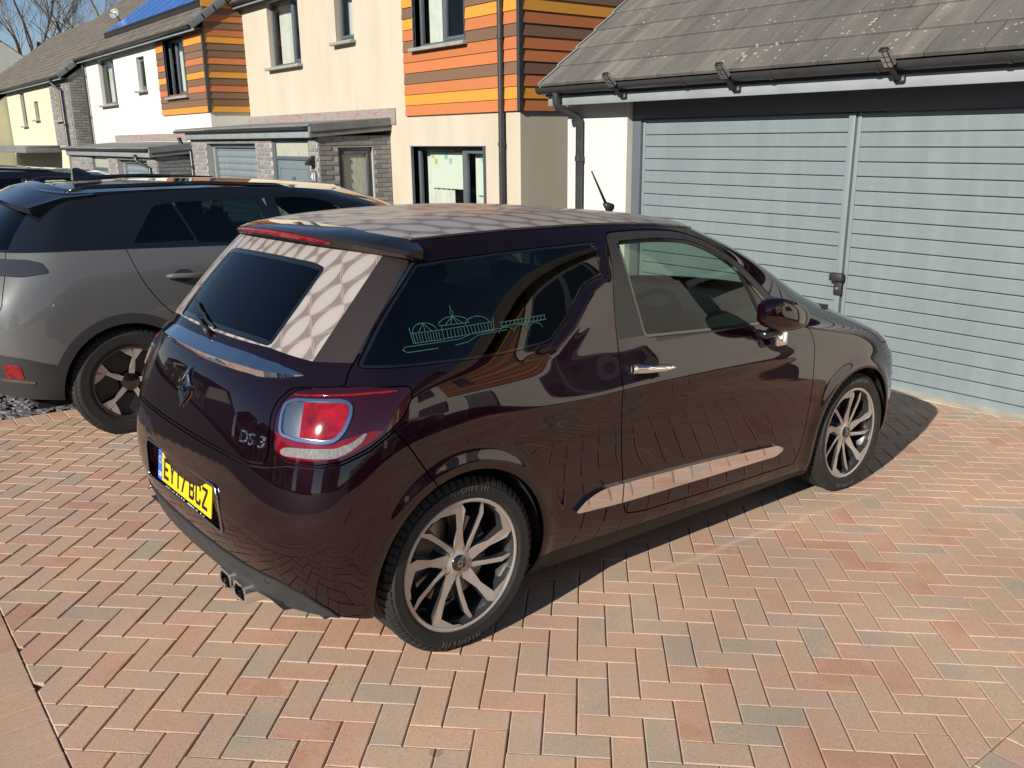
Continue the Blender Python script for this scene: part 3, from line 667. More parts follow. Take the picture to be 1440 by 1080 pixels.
# solar array lying on the roof of the middle house
plain('solar_frame',(.02,.02,.022),.4)
t=NT('solar_cell');v=t.tex();t.pr((.03,.13,.46),.25,.0,.5,coat=.3,coatr=.05)
SA=thing('solar_panel_array','row of blue solar panels on the white house roof','solar panels',(-19.5,5.9,4.5))
c_,s_=math.cos(P35),math.sin(P35)
def onroof(x,d,h,yf=5.356,eave=3.89): return (x,yf-.26+d*c_-h*s_,eave+.06+d*s_+h*c_)
for i in range(8):
    x0,x1=-24.1+i*1.02,-24.1+i*1.02+1.0
    for j in range(2):
        d0,d1=.85+j*1.62,.85+j*1.62+1.6
        b=MB();pts=[onroof(x0,d0,.10),onroof(x1,d0,.10),onroof(x1,d1,.10),onroof(x0,d1,.10),onroof(x0,d0,.14),onroof(x1,d0,.14),onroof(x1,d1,.14),onroof(x0,d1,.14)]
        b.add(pts,[(0,3,2,1),(4,5,6,7),(0,1,5,4),(1,2,6,5),(2,3,7,6),(3,0,4,7)]);fr=b.obj('solar_panel','solar_frame',SA)
        b=MB();e=.022;b.quad(onroof(x0+e,d0+e,.143),onroof(x1-e,d0+e,.143),onroof(x1-e,d1-e,.143),onroof(x0+e,d1-e,.143));b.obj('glass_face','solar_cell',fr)
b=MB();b.add([onroof(-24.15,.80,.02),onroof(-15.9,.80,.02),onroof(-15.9,.84,.10),onroof(-24.15,.84,.10)],[(0,1,2,3)]);b.obj('panel_skirt','dark_void',SA)
# satellite dish on the roof slope
D=thing('satellite_dish','small pale satellite dish on the brown tiled roof','satellite dish',onroof(-25.6,1.9,.1))
c0=Vector(onroof(-25.6,1.9,.28));b=MB()
q=Vector((.6,-.7,.35)).to_track_quat('Z','Y').to_matrix()
b.lathe([(.0,-.03),(.06,-.025),(.11,-.01),(.14,.01),(.145,.01),(.11,-.014),(.06,-.03),(0,-.035)],24,lambda x,y,z:tuple(c0+q@Vector((x,y,z))));b.obj('dish','fascia_grey',D,smooth=True)
b=MB();b.tube([onroof(-25.6,1.9,.0),onroof(-25.6,1.92,.2),tuple(c0)],.02,8);b.tube([tuple(c0),tuple(c0+q@Vector((0,-.1,.28)))],.012,6);b.obj('mount','fascia_grey',D)
# third house
H3,r3=house(-25.28,4.89,3.47,-.6,'render_yellow','pale yellow house with grey brick corner and brown tiled roof',-34.7,[],[],
  [(-32.3,-31.6,2.28,3.35,None),(-30.2,-29.6,2.44,3.0,None),(-26.95,-26.1,2.35,3.35,None)],2.28,clad=False)
b=facade(-27.6,-25.30,1.55,3.44,[(-26.95,-26.1,2.35,3.35)],4.878,.012);gw=b.obj('brick_panel','mortar',H3);brickwork(H3,gw,-27.6,-25.30,1.6,3.42,4.876,[(-26.95,-26.1,2.35,3.35)],'y',220)
b=MB();b.quad((-25.27,4.89,1.3),(-25.27,9.3,1.3),(-25.27,9.3,3.47),(-25.27,4.89,3.47));b.poly([(-25.27,4.89,3.47),(-25.27,9.3,3.47),(-25.27,9.3,6.6)]);
sw=b.obj('brick_side','mortar',H3);brickwork(H3,sw,4.9,6.4,1.35,3.5,-25.262,(),'x',200)
pipe(H3,'downpipe',[(-26.3,4.65,3.5),(-26.3,4.68,3.35),(-25.85,4.80,3.15),(-25.8,4.81,-.9)],.045,[(-25.8,4.81,2.2)])
b=MB();b.bbox(-34.5,-27.2,3.9,4.88,1.42,1.55,.01);b.bbox(-34.4,-27.3,3.95,4.88,1.55,1.63,.01);b.obj('porch_roof','porch_roof',H3,sharp=35)
H4,r4=house(-34.8,4.3,2.95,-.8,'render_yellow','yellow end house at the far end of the row',-44,[],[],[(-38,-37,1.7,2.8,None)],2.0,clad=False,caps=False)
H5,r5=house(-47,2.6,3.1,-.8,'render_white','grey gabled house beyond the end of the row',-56,[],[],[(-50,-49,2.0,3.1,None)],2.0,clad=False,caps=False)
# ---- tensor B-spline skin from rings of guide points (half body, y>=0) ----
def bsp(t):
    return np.stack([(1-t)**3/6,(3*t**3-6*t**2+4)/6,(-3*t**3+3*t**2+3*t+1)/6,t**3/6],-1)
def ghost_rows(Pts,top_mirror=False):
    lo=2*Pts[:1]-Pts[1:2]; hi=2*Pts[-1:]-Pts[-2:-1]
    return np.concatenate([lo,Pts,hi],0)
def ghost_cols(Pts):
    a=Pts[:,1:2]*np.array([1,-1,1]); b=Pts[:,-2:-1]*np.array([1,-1,1])
    return np.concatenate([a,Pts,b],1)
def quasi(Pts,k=1.0):
    G=ghost_rows(ghost_cols(Pts))
    S=(G[:,:-2]+4*G[:,1:-1]+G[:,2:])/6
    S=(S[:-2]+4*S[1:-1]+S[2:])/6
    return Pts+k*(Pts-S)
def skin(R,nu,nv):
    """R: rings x cols x 3 guide points -> (nv_total,nu_total,3) dense grid"""
    C=quasi(quasi(R,.9),.45) if False else quasi(R,1.0)
    G=ghost_rows(ghost_cols(C))
    nr,nc=R.shape[:2]
    def basis(n,sub):
        rows=[]
        for i in range(n-1):
            for j in range(sub): rows.append((i,j/sub))
        rows.append((n-2,1.0))
        B=np.zeros((len(rows),n+2))
        for k,(i,t) in enumerate(rows): B[k,i:i+4]=bsp(np.array(t))
        return B
    Bu=basis(nc,nu);Bv=basis(nr,nv)
    return np.einsum('ai,ijk,bj->abk',Bv,G,Bu)
def sdpoly(px,pz,poly):
    """signed distance to closed polygon (negative inside)"""
    P=np.asarray(poly,float);A=P;B=np.roll(P,-1,0)
    d2=np.full(px.shape,1e9);ins=np.zeros(px.shape,bool)
    for (ax,az),(bx,bz) in zip(A,B):
        ex,ez=bx-ax,bz-az;wx,wz=px-ax,pz-az
        t=np.clip((wx*ex+wz*ez)/(ex*ex+ez*ez+1e-12),0,1)
        d2=np.minimum(d2,(wx-ex*t)**2+(wz-ez*t)**2)
        c=((az<=pz)&(bz>pz))|((bz<=pz)&(az>pz))
        with np.errstate(divide='ignore',invalid='ignore'):
            xi=ax+(pz-az)/(bz-az if bz!=az else 1e-9)*ex
        ins^=c&(px<xi)
    d=np.sqrt(d2);return np.where(ins,-d,d)
def roundpoly(pts,r=.03,n=5):
    """round corners of polygon; pts may be (x,z) or (x,z,r)"""
    out=[];N=len(pts)
    for i in range(N):
        p=np.array(pts[i][:2],float);rr=pts[i][2] if len(pts[i])>2 else r
        a=np.array(pts[i-1][:2],float);b=np.array(pts[(i+1)%N][:2],float)
        la,lb=np.linalg.norm(a-p),np.linalg.norm(b-p);q=min(rr,la*.49,lb*.49)
        if q<1e-4: out.append(tuple(p));continue
        A=p+(a-p)/la*q;B=p+(b-p)/lb*q
        for k in range(n+1):
            t=k/n;out.append(tuple((1-t)**2*A+2*t*(1-t)*p+t*t*B))
    return out
def lerp1(x,xs,ys): return np.interp(x,xs,ys)
# ------------------------------------------------------------ DS-like three door hatch
def hatch_rings():
    sx=[-.16,.10,.40,.80,1.20,1.60,2.00,2.34,2.64]      # side columns c5..c13
    def ring(rear,ys,zs,front): 
        side=[(x,y,z) for x,y,z in zip(sx,ys,zs)]
        return rear+side+front
    R=[]
    # r0 bottom edge
    R.append(ring([(-.588,0,.245),(-.580,.33,.245),(-.545,.59,.25),(-.465,.735,.245),(-.35,.80,.225)],
      [.775,.77,.765,.765,.765,.765,.765,.775,.785],[.19,.16,.15,.145,.14,.14,.14,.16,.18],
      [(2.88,.745,.19),(3.03,.60,.20),(3.14,.35,.20),(3.17,0,.20)]))
    # r1 sill line
    R.append(ring([(-.605,0,.31),(-.597,.33,.31),(-.56,.60,.315),(-.475,.755,.31),(-.36,.82,.29)],
      [.825,.815,.805,.803,.803,.803,.805,.815,.825],[.26,.245,.235,.228,.222,.216,.212,.225,.25],
      [(2.92,.77,.28),(3.10,.62,.29),(3.22,.36,.29),(3.26,0,.29)]))
    # r2 lower flank
    R.append(ring([(-.645,0,.42),(-.636,.33,.42),(-.597,.61,.42),(-.495,.775,.42),(-.365,.84,.41)],
      [.848,.838,.828,.824,.824,.824,.826,.836,.842],[.39,.38,.37,.36,.355,.35,.345,.355,.37],
      [(2.93,.78,.40),(3.12,.63,.41),(3.25,.36,.41),(3.29,0,.41)]))
    # r3 mid
    R.append(ring([(-.655,0,.57),(-.645,.33,.57),(-.605,.61,.575),(-.50,.78,.575),(-.365,.845,.57)],
      [.857,.85,.838,.832,.832,.832,.834,.843,.846],[.57,.565,.56,.55,.545,.54,.54,.545,.55],
      [(2.92,.78,.55),(3.10,.63,.555),(3.225,.36,.555),(3.265,0,.555)]))
    # r4 shoulder lower / bumper top
    R.append(ring([(-.628,0,.74),(-.618,.33,.74),(-.575,.60,.74),(-.475,.765,.74),(-.345,.838,.74)],
      [.857,.852,.840,.832,.832,.832,.834,.842,.842],[.74,.74,.735,.725,.72,.715,.712,.708,.70],
      [(2.885,.775,.69),(3.03,.63,.70),(3.13,.36,.72),(3.17,0,.725)]))
    # r5 belt shoulder / bonnet mid
    R.append(ring([(-.585,0,.895),(-.572,.32,.895),(-.525,.57,.895),(-.43,.735,.895),(-.315,.812,.893)],
      [.838,.838,.829,.822,.821,.820,.819,.818,.80],[.892,.89,.885,.878,.872,.868,.862,.852,.825],
      [(2.78,.72,.80),(2.85,.58,.825),(2.89,.32,.85),(2.90,0,.857)]))
    rr=[[(-.525,0,1.0),(-.51,.30,1.0),(-.462,.53,1.0),(-.378,.675,1.005),(-.285,.758,1.01)],
        [(-.392,0,1.165),(-.378,.29,1.165),(-.335,.49,1.165),(-.268,.622,1.165),(-.195,.693,1.165)],
        [(-.235,0,1.325),(-.225,.27,1.323),(-.195,.45,1.32),(-.145,.567,1.318),(-.09,.632,1.318)],
        [(-.155,0,1.402),(-.145,.25,1.400),(-.118,.41,1.394),(-.075,.51,1.385),(-.02,.57,1.382)]]
    up=[([-.17,.09,.40,.80,1.18,1.53,1.84,2.06,2.21],[.79,.797,.797,.795,.793,.788,.775,.745,.70],[1.012,1.005,.995,.985,.976,.966,.957,.955,.958],[(2.33,.63,.968),(2.42,.48,.975),(2.48,.25,.983),(2.50,0,.987)]),
        ([-.12,.12,.40,.78,1.12,1.44,1.70,1.87,1.97],[.712,.731,.738,.739,.736,.728,.712,.69,.66],[1.165,1.165,1.163,1.16,1.155,1.145,1.13,1.115,1.11],[(2.06,.58,1.115),(2.14,.43,1.125),(2.20,.23,1.135),(2.22,0,1.14)]),
        ([-.02,.17,.42,.76,1.07,1.33,1.53,1.65,1.725],[.642,.66,.672,.676,.672,.66,.64,.618,.59],[1.32,1.328,1.335,1.34,1.334,1.315,1.287,1.266,1.258],[(1.79,.515,1.262),(1.87,.385,1.272),(1.93,.20,1.28),(1.95,0,1.283)]),
        ([.06,.21,.43,.74,1.01,1.22,1.355,1.43,1.475],[.583,.598,.608,.612,.608,.594,.572,.547,.515],[1.388,1.396,1.404,1.408,1.402,1.388,1.374,1.366,1.364],[(1.53,.45,1.368),(1.59,.34,1.378),(1.64,.18,1.386),(1.655,0,1.389)])]
    for rear,(xs,ys,zs,fr) in zip(rr,up): R.append(rear+list(zip(xs,ys,zs))+fr)
    R=np.array(R)
    for j in range(0,6):          # fair the flank so reflections run smoothly
        xs_=R[j,4:14,0]
        for k in (1,2):
            c=np.polyfit(xs_,R[j,4:14,k],4);R[j,5:13,k]=np.polyval(c,R[j,5:13,0])
    return R
# ================================================================ panel machinery for car skins
class Skin:
    """half body (y>=0) as a dense grid with parameters u,v; pieces are cut out by signed fields"""
    def __init__(s,R,nu,nv,disp=None,ymul=1):
        s.R=R;S=skin(R,nu,nv);nr,nc=R.shape[:2]
        s.shape=S.shape[:2];U=np.linspace(0,nc-1,S.shape[1]);V=np.linspace(0,nr-1,S.shape[0])
        s.U,s.V=np.meshgrid(U,V)
        if disp is not None: S=disp(S,s.U,s.V)
        s.S=S;du=np.gradient(S,axis=1);dv=np.gradient(S,axis=0)
        N=np.cross(du,dv);N/=np.linalg.norm(N,axis=2)[...,None]+1e-12
        if np.median(N[:,S.shape[1]//2,1])<0: N=-N
        s.N=N;s.du,s.dv=du,dv
        s.E=(du*du).sum(2);s.F=(du*dv).sum(2);s.G=(dv*dv).sum(2)
        s.x,s.y,s.z=S[...,0],S[...,1],S[...,2]
    def metric(s,f):
        fu=np.gradient(f,axis=1);fv=np.gradient(f,axis=0);det=s.E*s.G-s.F**2+1e-14
        g=np.sqrt(np.maximum((s.G*fu*fu-2*s.F*fu*fv+s.E*fv*fv)/det,1e-6));return f/np.maximum(g,.02)
    def side(s,poly,r=.0): return sdpoly(s.x,s.z,roundpoly(poly,r) if r else poly)
    def uv(s,poly,r=.0): return s.metric(sdpoly(s.U,s.V,roundpoly(poly,r) if r else poly))
    def cut(s,fields,off=0.0,attr=None):
        """keep region where every field<0; returns verts, normals, faces(, attr)"""
        h,w=s.shape;fl=[np.asarray(f).ravel() for f in fields]
        P=s.S.reshape(-1,3);N=s.N.reshape(-1,3)
        ii=np.arange(h*w).reshape(h,w);Q=np.stack([ii[:-1,:-1],ii[:-1,1:],ii[1:,1:],ii[1:,:-1]],-1).reshape(-1,4)
        keep=np.ones(len(Q),bool);full=np.ones(len(Q),bool)
        for f in fl:
            q=f[Q];keep&=(q<0).any(1);full&=(q<0).all(1)
        ful=Q[keep&full];par=Q[keep&~full]
        ev=[];en=[];cache={};faces=[tuple(a) for a in ful.tolist()]
        vals=[list(f) for f in fl] if len(par) else None
        base=h*w;newf=[]
        extra_vals=[[] for _ in fl];ep=[];enn=[];ea=[]
        A=None if attr is None else attr.reshape(h*w,-1)
        def val(k,i): return fl[k][i] if i<base else extra_vals[k][i-base]
        def pos(i): return P[i] if i<base else ep[i-base]
        def nor(i): return N[i] if i<base else enn[i-base]
        def att(i): return A[i] if i<base else ea[i-base]
        for q in par.tolist():
            poly=q
            for k in range(len(fl)):
                out=[];n=len(poly)
                if n<3: break
                vv=[val(k,i) for i in poly]
                if all(v<0 for v in vv): continue
                for a in range(n):
                    i,j=poly[a],poly[(a+1)%n];fi,fj=vv[a],vv[(a+1)%n]
                    if fi<0: out.append(i)
                    if (fi<0)!=(fj<0):
                        key=(k,min(i,j),max(i,j))
                        if key not in cache:
                            t=fi/(fi-fj);ep.append(pos(i)+(pos(j)-pos(i))*t);enn.append(nor(i)+(nor(j)-nor(i))*t)
                            for m in range(len(fl)): extra_vals[m].append(val(m,i)+(val(m,j)-val(m,i))*t if m!=k else -1e-12)
                            if A is not None: ea.append(att(i)+(att(j)-att(i))*t)
                            cache[key]=base+len(ep)-1
                        out.append(cache[key])
                poly=out
            if len(poly)>=3: faces.append(tuple(poly))
        used=sorted({i for f in faces for i in f});mp={i:k for k,i in enumerate(used)}
        VP=np.array([pos(i) for i in used]).reshape(-1,3);VN=np.array([nor(i) for i in used]).reshape(-1,3)
        VN=VN/(np.linalg.norm(VN,axis=1)[:,None]+1e-12)
        if off: VP=VP+VN*off
        fs=[tuple(mp[i] for i in f) for f in faces]
        return (VP,VN,fs) if attr is None else (VP,VN,fs,np.array([att(i) for i in used]))
def mirror(p): return (p[0]*np.array([1,-1,1]),p[1]*np.array([1,-1,1]),[f[::-1] for f in p[2]])+tuple(p[3:])
def weld(a,b,eps=1e-5):
    """join left and right halves, merging vertices on the centre line"""
    V=np.concatenate([a[0],b[0]]);N=np.concatenate([a[1],b[1]]);n=len(a[0]);mp=np.arange(len(V))
    ca={}
    for i in range(n):
        if abs(V[i,1])<eps: ca[(round(V[i,0],4),round(V[i,2],4))]=i
    for j in range(n,len(V)):
        if abs(V[j,1])<eps:
            k=ca.get((round(V[j,0],4),round(V[j,2],4)))
            if k is not None: mp[j]=k
    fs=a[2]+[tuple(int(mp[i+n]) for i in f) for f in b[2]]
    r=(V,N,fs)
    if len(a)>3: r+=(np.concatenate([a[3],b[3]]),)
    return r
def shell(p,name,mat,parent,thick=.010,flip=None,attr_name=None,smooth=True,M=None):
    """mesh object from a cut piece, with a skirt folded inwards round its border"""
    V,N,F=p[:3]
    if len(F)==0: return None
    # orient faces outwards
    f0=np.array([f[:3] for f in F[:4000]]);nn=np.cross(V[f0[:,1]]-V[f0[:,0]],V[f0[:,2]]-V[f0[:,0]])
    if (nn*N[f0[:,0]]).sum()<0: F=[f[::-1] for f in F]
    V=V.tolist();nF=len(F)
    if thick:
        ed={}
        for f in F:
            for i in range(len(f)):
                a,b=f[i],f[(i+1)%len(f)];ed[(a,b)]=1
        bd=[(a,b) for (a,b) in ed if (b,a) not in ed];mp={}
        F=list(F)
        for a,b in bd:
            for i in (a,b):
                if i not in mp: mp[i]=(len(V),len(V)+1);V.append(V[i]);V.append(tuple(np.array(V[i])-N[i]*thick))
            F.append((b,a,mp[a][1],mp[b][1]) if False else (mp[b][0],mp[a][0],mp[a][1],mp[b][1]))
    me=bpy.data.meshes.new(name);me.from_pydata(V,[],F)
    for m in (mat if isinstance(mat,(list,tuple)) else [mat]): me.materials.append(M_[m])
    sm=np.zeros(len(F),bool);sm[:nF]=smooth;me.polygons.foreach_set('use_smooth',sm)
    if attr_name:
        a=me.attributes.new(attr_name,'FLOAT_VECTOR','POINT');d=np.zeros((len(V),3));d[:len(p[3]),:p[3].shape[1]]=p[3]
        a.data.foreach_set('vector',d.ravel())
    me.update();return link(bpy.data.objects.new(name,me),parent)
# ---------------------------------------------------------------- car materials
def car_paint(name,base,flake,rough=.32,metal=.55):
    t=NT(name);v=t.tex();lw=t.nd('LayerWeight');lw.inputs[0].default_value=.35
    c=t.mix(lw.outputs['Facing'],flake,base)
    n=t.noise(900,1,.5,v).outputs[0]
    p=t.pr(c,rough,metal,.0,t.bump(n,.02,.001),1.0,.006);p.inputs['Coat IOR'].default_value=1.60;return t.mat
def deep_paint(name,base,flake,rough):
    t=NT(name);v=t.tex();p=t.pr(base,.5,0,.0,None,1.0,.006);p.inputs['Coat IOR'].default_value=1.62
    g=t.nd('BsdfGlossy');g.inputs[0].default_value=(*flake,1);g.inputs['Roughness'].default_value=rough;t.lk(t.bump(t.noise(900,1,.5,v).outputs[0],.04,.001),g.inputs['Normal'])
    a=t.nd('AddShader');t.lk(p.outputs[0],a.inputs[0]);t.lk(g.outputs[0],a.inputs[1]);t.lk(a.outputs[0],t.out.inputs[0])
deep_paint('paint_aubergine',(.0045,.0013,.0026),(.011,.0018,.0056),.22)
car_paint('paint_pillar',(.022,.016,.015),(.040,.030,.028),.40,.4)
car_paint('paint_grey',(.092,.096,.10),(.115,.119,.123),.42,.15)
car_paint('paint_blue',(.012,.017,.030),(.02,.03,.05),.3,.5)
plain('gloss_black',(.006,.006,.007),.08,coat=1.0,coatr=.01)
plain('matte_black',(.020,.020,.021),.55,var=.15,vs=20)
plain('trim_black',(.012,.012,.013),.5,var=.2,vs=14,bump=.08,bs=400,spec=.25)
plain('trim_satin',(.030,.028,.027),.40)
plain('arch_plastic',(.026,.027,.029),.6,var=.12,vs=8,bump=.12,bs=500)
plain('seam_black',(.002,.002,.002),.9)
plain('chrome',(.82,.83,.85),.045,metal=1)
plain('chrome_satin',(.42,.415,.41),.16,metal=1)
plain('rubber',(.012,.012,.0125),.72,var=.25,vs=12,bump=.15,bs=200)
plain('rim_face',(.47,.435,.415),.38,metal=.55,var=.03,vs=3)
plain('rim_dark',(.035,.034,.035),.38,metal=.3,coat=.4)
plain('rim_gloss',(.008,.008,.009),.15,coat=1)
plain('disc_steel',(.30,.29,.28),.35,metal=1)
plain('seat_fabric',(.030,.030,.034),.85,var=.2,vs=30)
plain('dash',(.022,.022,.024),.6)
plain('lens_red',(.13,.002,.006),.08,coat=1.0)
plain('lens_dark',(.022,.001,.005),.06,coat=1.0,coatr=.01)
plain('lens_bright',(.20,.0025,.007),.05,var=.6,vs=26,coat=1.0)
plain('lens_clear',(.17,.165,.16),.12,var=.3,vs=6,streak=(40,40,1),coat=.7)
plain('lamp_glass',(.55,.58,.60),.05,metal=.6,coat=1)
plain('plate_yellow',(.83,.56,.012),.35)
plain('plate_blue',(.012,.11,.55),.4)
plain('plate_black',(.006,.006,.006),.5)
plain('plate_white',(.8,.8,.8),.4)
plain('decal_teal',(.035,.115,.108),.6)
glass('glass_privacy',(.035,.06,.075),1.6)
glass('glass_rear',(.03,.05,.07),1.6)
glass('glass_green',(.58,.70,.60),1.45)
glass('glass_screen',(.70,.80,.74),1.52)
# patterned roof wrap: leaf cells inside a skewed lattice
t=NT('roof_wrap');a=t.nd('Attribute');a.attribute_name='wrapuv';sx=t.nd('SeparateXYZ');t.lk(a.outputs['Vector'],sx.inputs[0])
fu=t.math('SUBTRACT',t.math('FRACT',sx.outputs[0]),.5);fv=t.math('SUBTRACT',t.math('FRACT',sx.outputs[1]),.5)
def circ(p,q): return t.math('SQRT',t.math('ADD',t.math('POWER',t.math('ADD',fu,p),2),t.math('POWER',t.math('ADD',fv,q),2)))
d1=circ(.5,.5);d2=circ(-.5,-.5);leaf=t.math('SUBTRACT',1.03,t.math('MAXIMUM',d1,d2))        # >0 inside the leaf
edge=t.math('SUBTRACT',.5,t.math('MAXIMUM',t.math('ABSOLUTE',fu),t.math('ABSOLUTE',fv)))
inner=t.math('MULTIPLY',leaf,28,clamp=True)
line=t.math('SUBTRACT',1.0,t.math('MULTIPLY',t.math('ABSOLUTE',t.math('SUBTRACT',edge,.028)),70),clamp=True)
diag=t.math('SUBTRACT',1.0,t.math('MULTIPLY',t.math('ABSOLUTE',t.math('ADD',fu,fv)),80),clamp=True)
grad=t.ramp(t.math('ADD',t.math('MULTIPLY',leaf,1.6),.2,clamp=True),[(0,(.25,.217,.207)),(.4,(.285,.256,.246)),(1,(.30,.275,.265))])
c=t.mix(inner,(.145,.116,.108),grad);c=t.mix(t.math('MULTIPLY',line,.85),c,(.315,.28,.268));c=t.mix(t.math('MULTIPLY',diag,.35),c,(.20,.165,.155))
t.pr(c,.42,0,.5,None,.35,.12)
# ---------------------------------------------------------------- wheels
def wheel_mesh(car,name,cx,cy,r,rr,w,sgn,kind,steer=0):
    """wheel with its axis along y; sgn=-1 right side (outer face towards -y)"""
    cz=r
    def T(a,b,h): return (cx+a,cy+sgn*h,cz+b)       # h positive outwards
    b=MB();b.lathe([(rr*.985,-w*.45),(rr*.93,-w*.42),(rr*.90,-w*.1),(rr*.90,w*.28),(rr*.95,w*.36),(rr*.985,w*.405),(rr*1.005,w*.425),(rr*1.012,w*.44),(rr*.995,w*.455),(rr*.968,w*.452),(rr*.952,w*.435),(rr*.942,w*.40)],72,T)
    rim=b.obj(name,'rim_dark',car,smooth=True)
    b=MB();b.lathe([(rr*1.012,w*.442),(rr*.995,w*.458),(rr*.968,w*.455),(rr*.952,w*.438)],96,T);b.obj('rim_lip','rim_face' if kind=='turbine' else 'rim_dark',rim,smooth=True)
    # tyre
    sw=r-rr;prof=[(rr*1.0,-w*.40),(rr+sw*.30,-w*.50),(rr+sw*.62,-w*.505),(r-.022,-w*.47),(r-.006,-w*.41)]
    for k in range(4):
        h0=-w*.40+k*w*.20
        prof+=[(r,h0),(r,h0+w*.155),(r-.007,h0+w*.162),(r-.007,h0+w*.193)]
    prof=prof[:-2]+[(r-.006,w*.41),(r-.022,w*.47),(rr+sw*.66,w*.503),(rr+sw*.63,w*.508),(rr+sw*.58,w*.507),(rr+sw*.25,w*.49),(rr+sw*.20,w*.492),(rr+sw*.14,w*.48),(rr*1.0,w*.43)]
    b=MB();b.lathe(prof,128,T)
    ty=b.obj('tyre','rubber',rim,sharp=38)
    # tread blocks on the outer shoulder
    b=MB();n=64
    for i in range(n):
        a=2*math.pi*i/n;da=.030
        q=[]
        for aa,rr_,h in ((a,r+.001,w*.24),(a+.068,r+.001,w*.24),(a+.072,r-.0015,w*.40),(a+.076,r-.018,w*.468),(a+.008,r-.018,w*.468),(a+.004,r-.0015,w*.40)):
            q.append((rr_,aa,h))
        vs=[T(p*math.cos(s_),p*math.sin(s_),h) for p,s_,h in q]+[T((p-.006)*math.cos(s_),(p-.006)*math.sin(s_),h) for p,s_,h in q]
        b.add([T((p+.0035)*math.cos(s_),(p+.0035)*math.sin(s_),h) for p,s_,h in q]+[T((p-.005)*math.cos(s_),(p-.005)*math.sin(s_),h) for p,s_,h in q],[(0,1,2,5),(5,2,3,4)]+[(i,i+6,(i+1)%6+6,(i+1)%6) for i in range(6)])
    b.obj('tread_block','rubber',ty)
    ty.children[0]['kind']='stuff'
    # brake disc, calliper and hub
    b=MB();b.lathe([(.06,w*.05),(rr*.66,w*.05),(rr*.66,w*.02),(.06,w*.02)],40,T);b.obj('brake_disc','disc_steel',rim)
    b=MB();a0=math.radians(150);b.lathe([(rr*.45,w*.13),(rr*.72,w*.13),(rr*.76,w*.06),(rr*.74,-.02),(rr*.45,-.02)],8,T,a0-.45,a0+.45);b.obj('brake_calliper','rim_dark',rim)
    b=MB();b.lathe([(.0,-w*.3),(rr*.9,-w*.3)],40,T);b.obj('back_plate','seam_black',rim)
    def blade(pts,h_in,h_out,depth,mats=('rim_face','rim_dark'),nm='spoke',rot=0):
        """pts: (radius, angle) outline; height eases from hub to rim"""
        b=MB();n=len(pts)
        def ht(p): 
            q=min(max((p-.05)/(rr*.95-.05),0),1);return h_in+(h_out-h_in)*(q*q*(3-2*q))
        fv=[T(p*math.cos(s_+rot),p*math.sin(s_+rot),ht(p)) for p,s_ in pts];bv=[T(p*math.cos(s_+rot),p*math.sin(s_+rot),ht(p)-depth) for p,s_ in pts]
        b.m=0;b.add(fv,[tuple(range(n))]);b.m=1;b.add(fv+bv,[(i,(i+1)%n,n+(i+1)%n,n+i) for i in range(n)])
        bm=bmesh.new()
        me=b.mesh(nm,mats);o=link(bpy.data.objects.new(nm,me),rim);return o
    if kind=='turbine':
        R1=rr*.965;hi,ho=w*.30,w*.43
        for k in range(5):
            rot=2*math.pi*k/5+math.radians(18)*1
            d=-1*sgn*1.0
            A=lambda p,deg:(p,d*math.radians(deg))
            # broad blade: rises from hub, kinks and runs along the rim
            blade([A(.045,-20),A(.062,-22),A(.085,-12),A(rr*.55,-4),A(rr*.84,-3.5),A(R1,1),A(R1,14),A(R1,30),A(R1*.965,34),A(rr*.91,24),A(rr*.83,8),A(rr*.55,6.5),A(.085,14),A(.055,22)],hi,ho,.045,rot=rot)
            blade([A(.05,22),A(.07,26),A(rr*.50,35),A(rr*.80,40.5),A(R1*.975,46),A(R1*.965,49),A(rr*.78,46),A(rr*.48,43),A(.075,42),A(.05,38)],hi,ho*.86,.04,rot=rot)
        b=MB();b.lathe([(0,hi+.004),(.024,hi+.004),(.026,hi+.002),(.062,hi-.002),(.070,hi-.012),(.070,hi-.05)],40,T);b.obj('hub','rim_face',rim,sharp=40)
        b=MB();b.lathe([(0,hi+.009),(.026,hi+.008),(.029,hi+.002)],32,T);cap=b.obj('hub_cap','rim_gloss',rim,smooth=True)
        b=MB();h=hi+.0105
        for m in (1,-1):   # interlocked emblem strokes
            b.add([T(m*.004,m*.016,h),T(m*.012,m*.003,h),T(m*.003,m*.001,h),T(-m*.001,m*.006,h)],[(0,1,2,3)]);b.add([T(m*.014,-m*.002,h),T(m*.005,-m*.017,h),T(m*.002,-m*.009,h),T(m*.004,-m*.002,h)],[(0,1,2,3)])
        b.obj('emblem','chrome_satin',cap)
        for k in range(4 if False else 5):
            a=2*math.pi*k/5+math.radians(18+0)+math.radians(36)
            b=MB();cx_,cy_=.052*math.cos(a),.052*math.sin(a);b.lathe([(0,hi-.004),(.010,hi-.004),(.0125,hi+.001),(.0125,hi-.02)],12,lambda p,q,h:T(cx_+p,cy_+q,h));b.obj('wheel_bolt','rim_gloss',rim)
    else:
        R1=rr*.96;hi,ho=w*.34,w*.42
        for k in range(5):
            rot=2*math.pi*k/5+math.radians(8);d=-sgn
            A=lambda p,deg:(p,d*math.radians(deg))
            blade([A(.05,-18),A(.10,-9),A(rr*.62,-4.5),A(R1,-13),A(R1,3),A(rr*.70,3.2),A(.10,9),A(.05,18)],hi,ho,.04,rot=rot)
            blade([A(rr*.70,2.6),A(R1,5),A(R1,24),A(rr*.80,15)],hi*1.02,ho*.99,.03,rot=rot)
            blade([A(.08,10),A(rr*.66,5.5),A(R1*.98,25),A(R1*.98,58),A(rr*.60,62),A(.08,60)],hi*.80,ho*.72,.02,('matte_black','matte_black'),'spoke_insert',rot=rot)
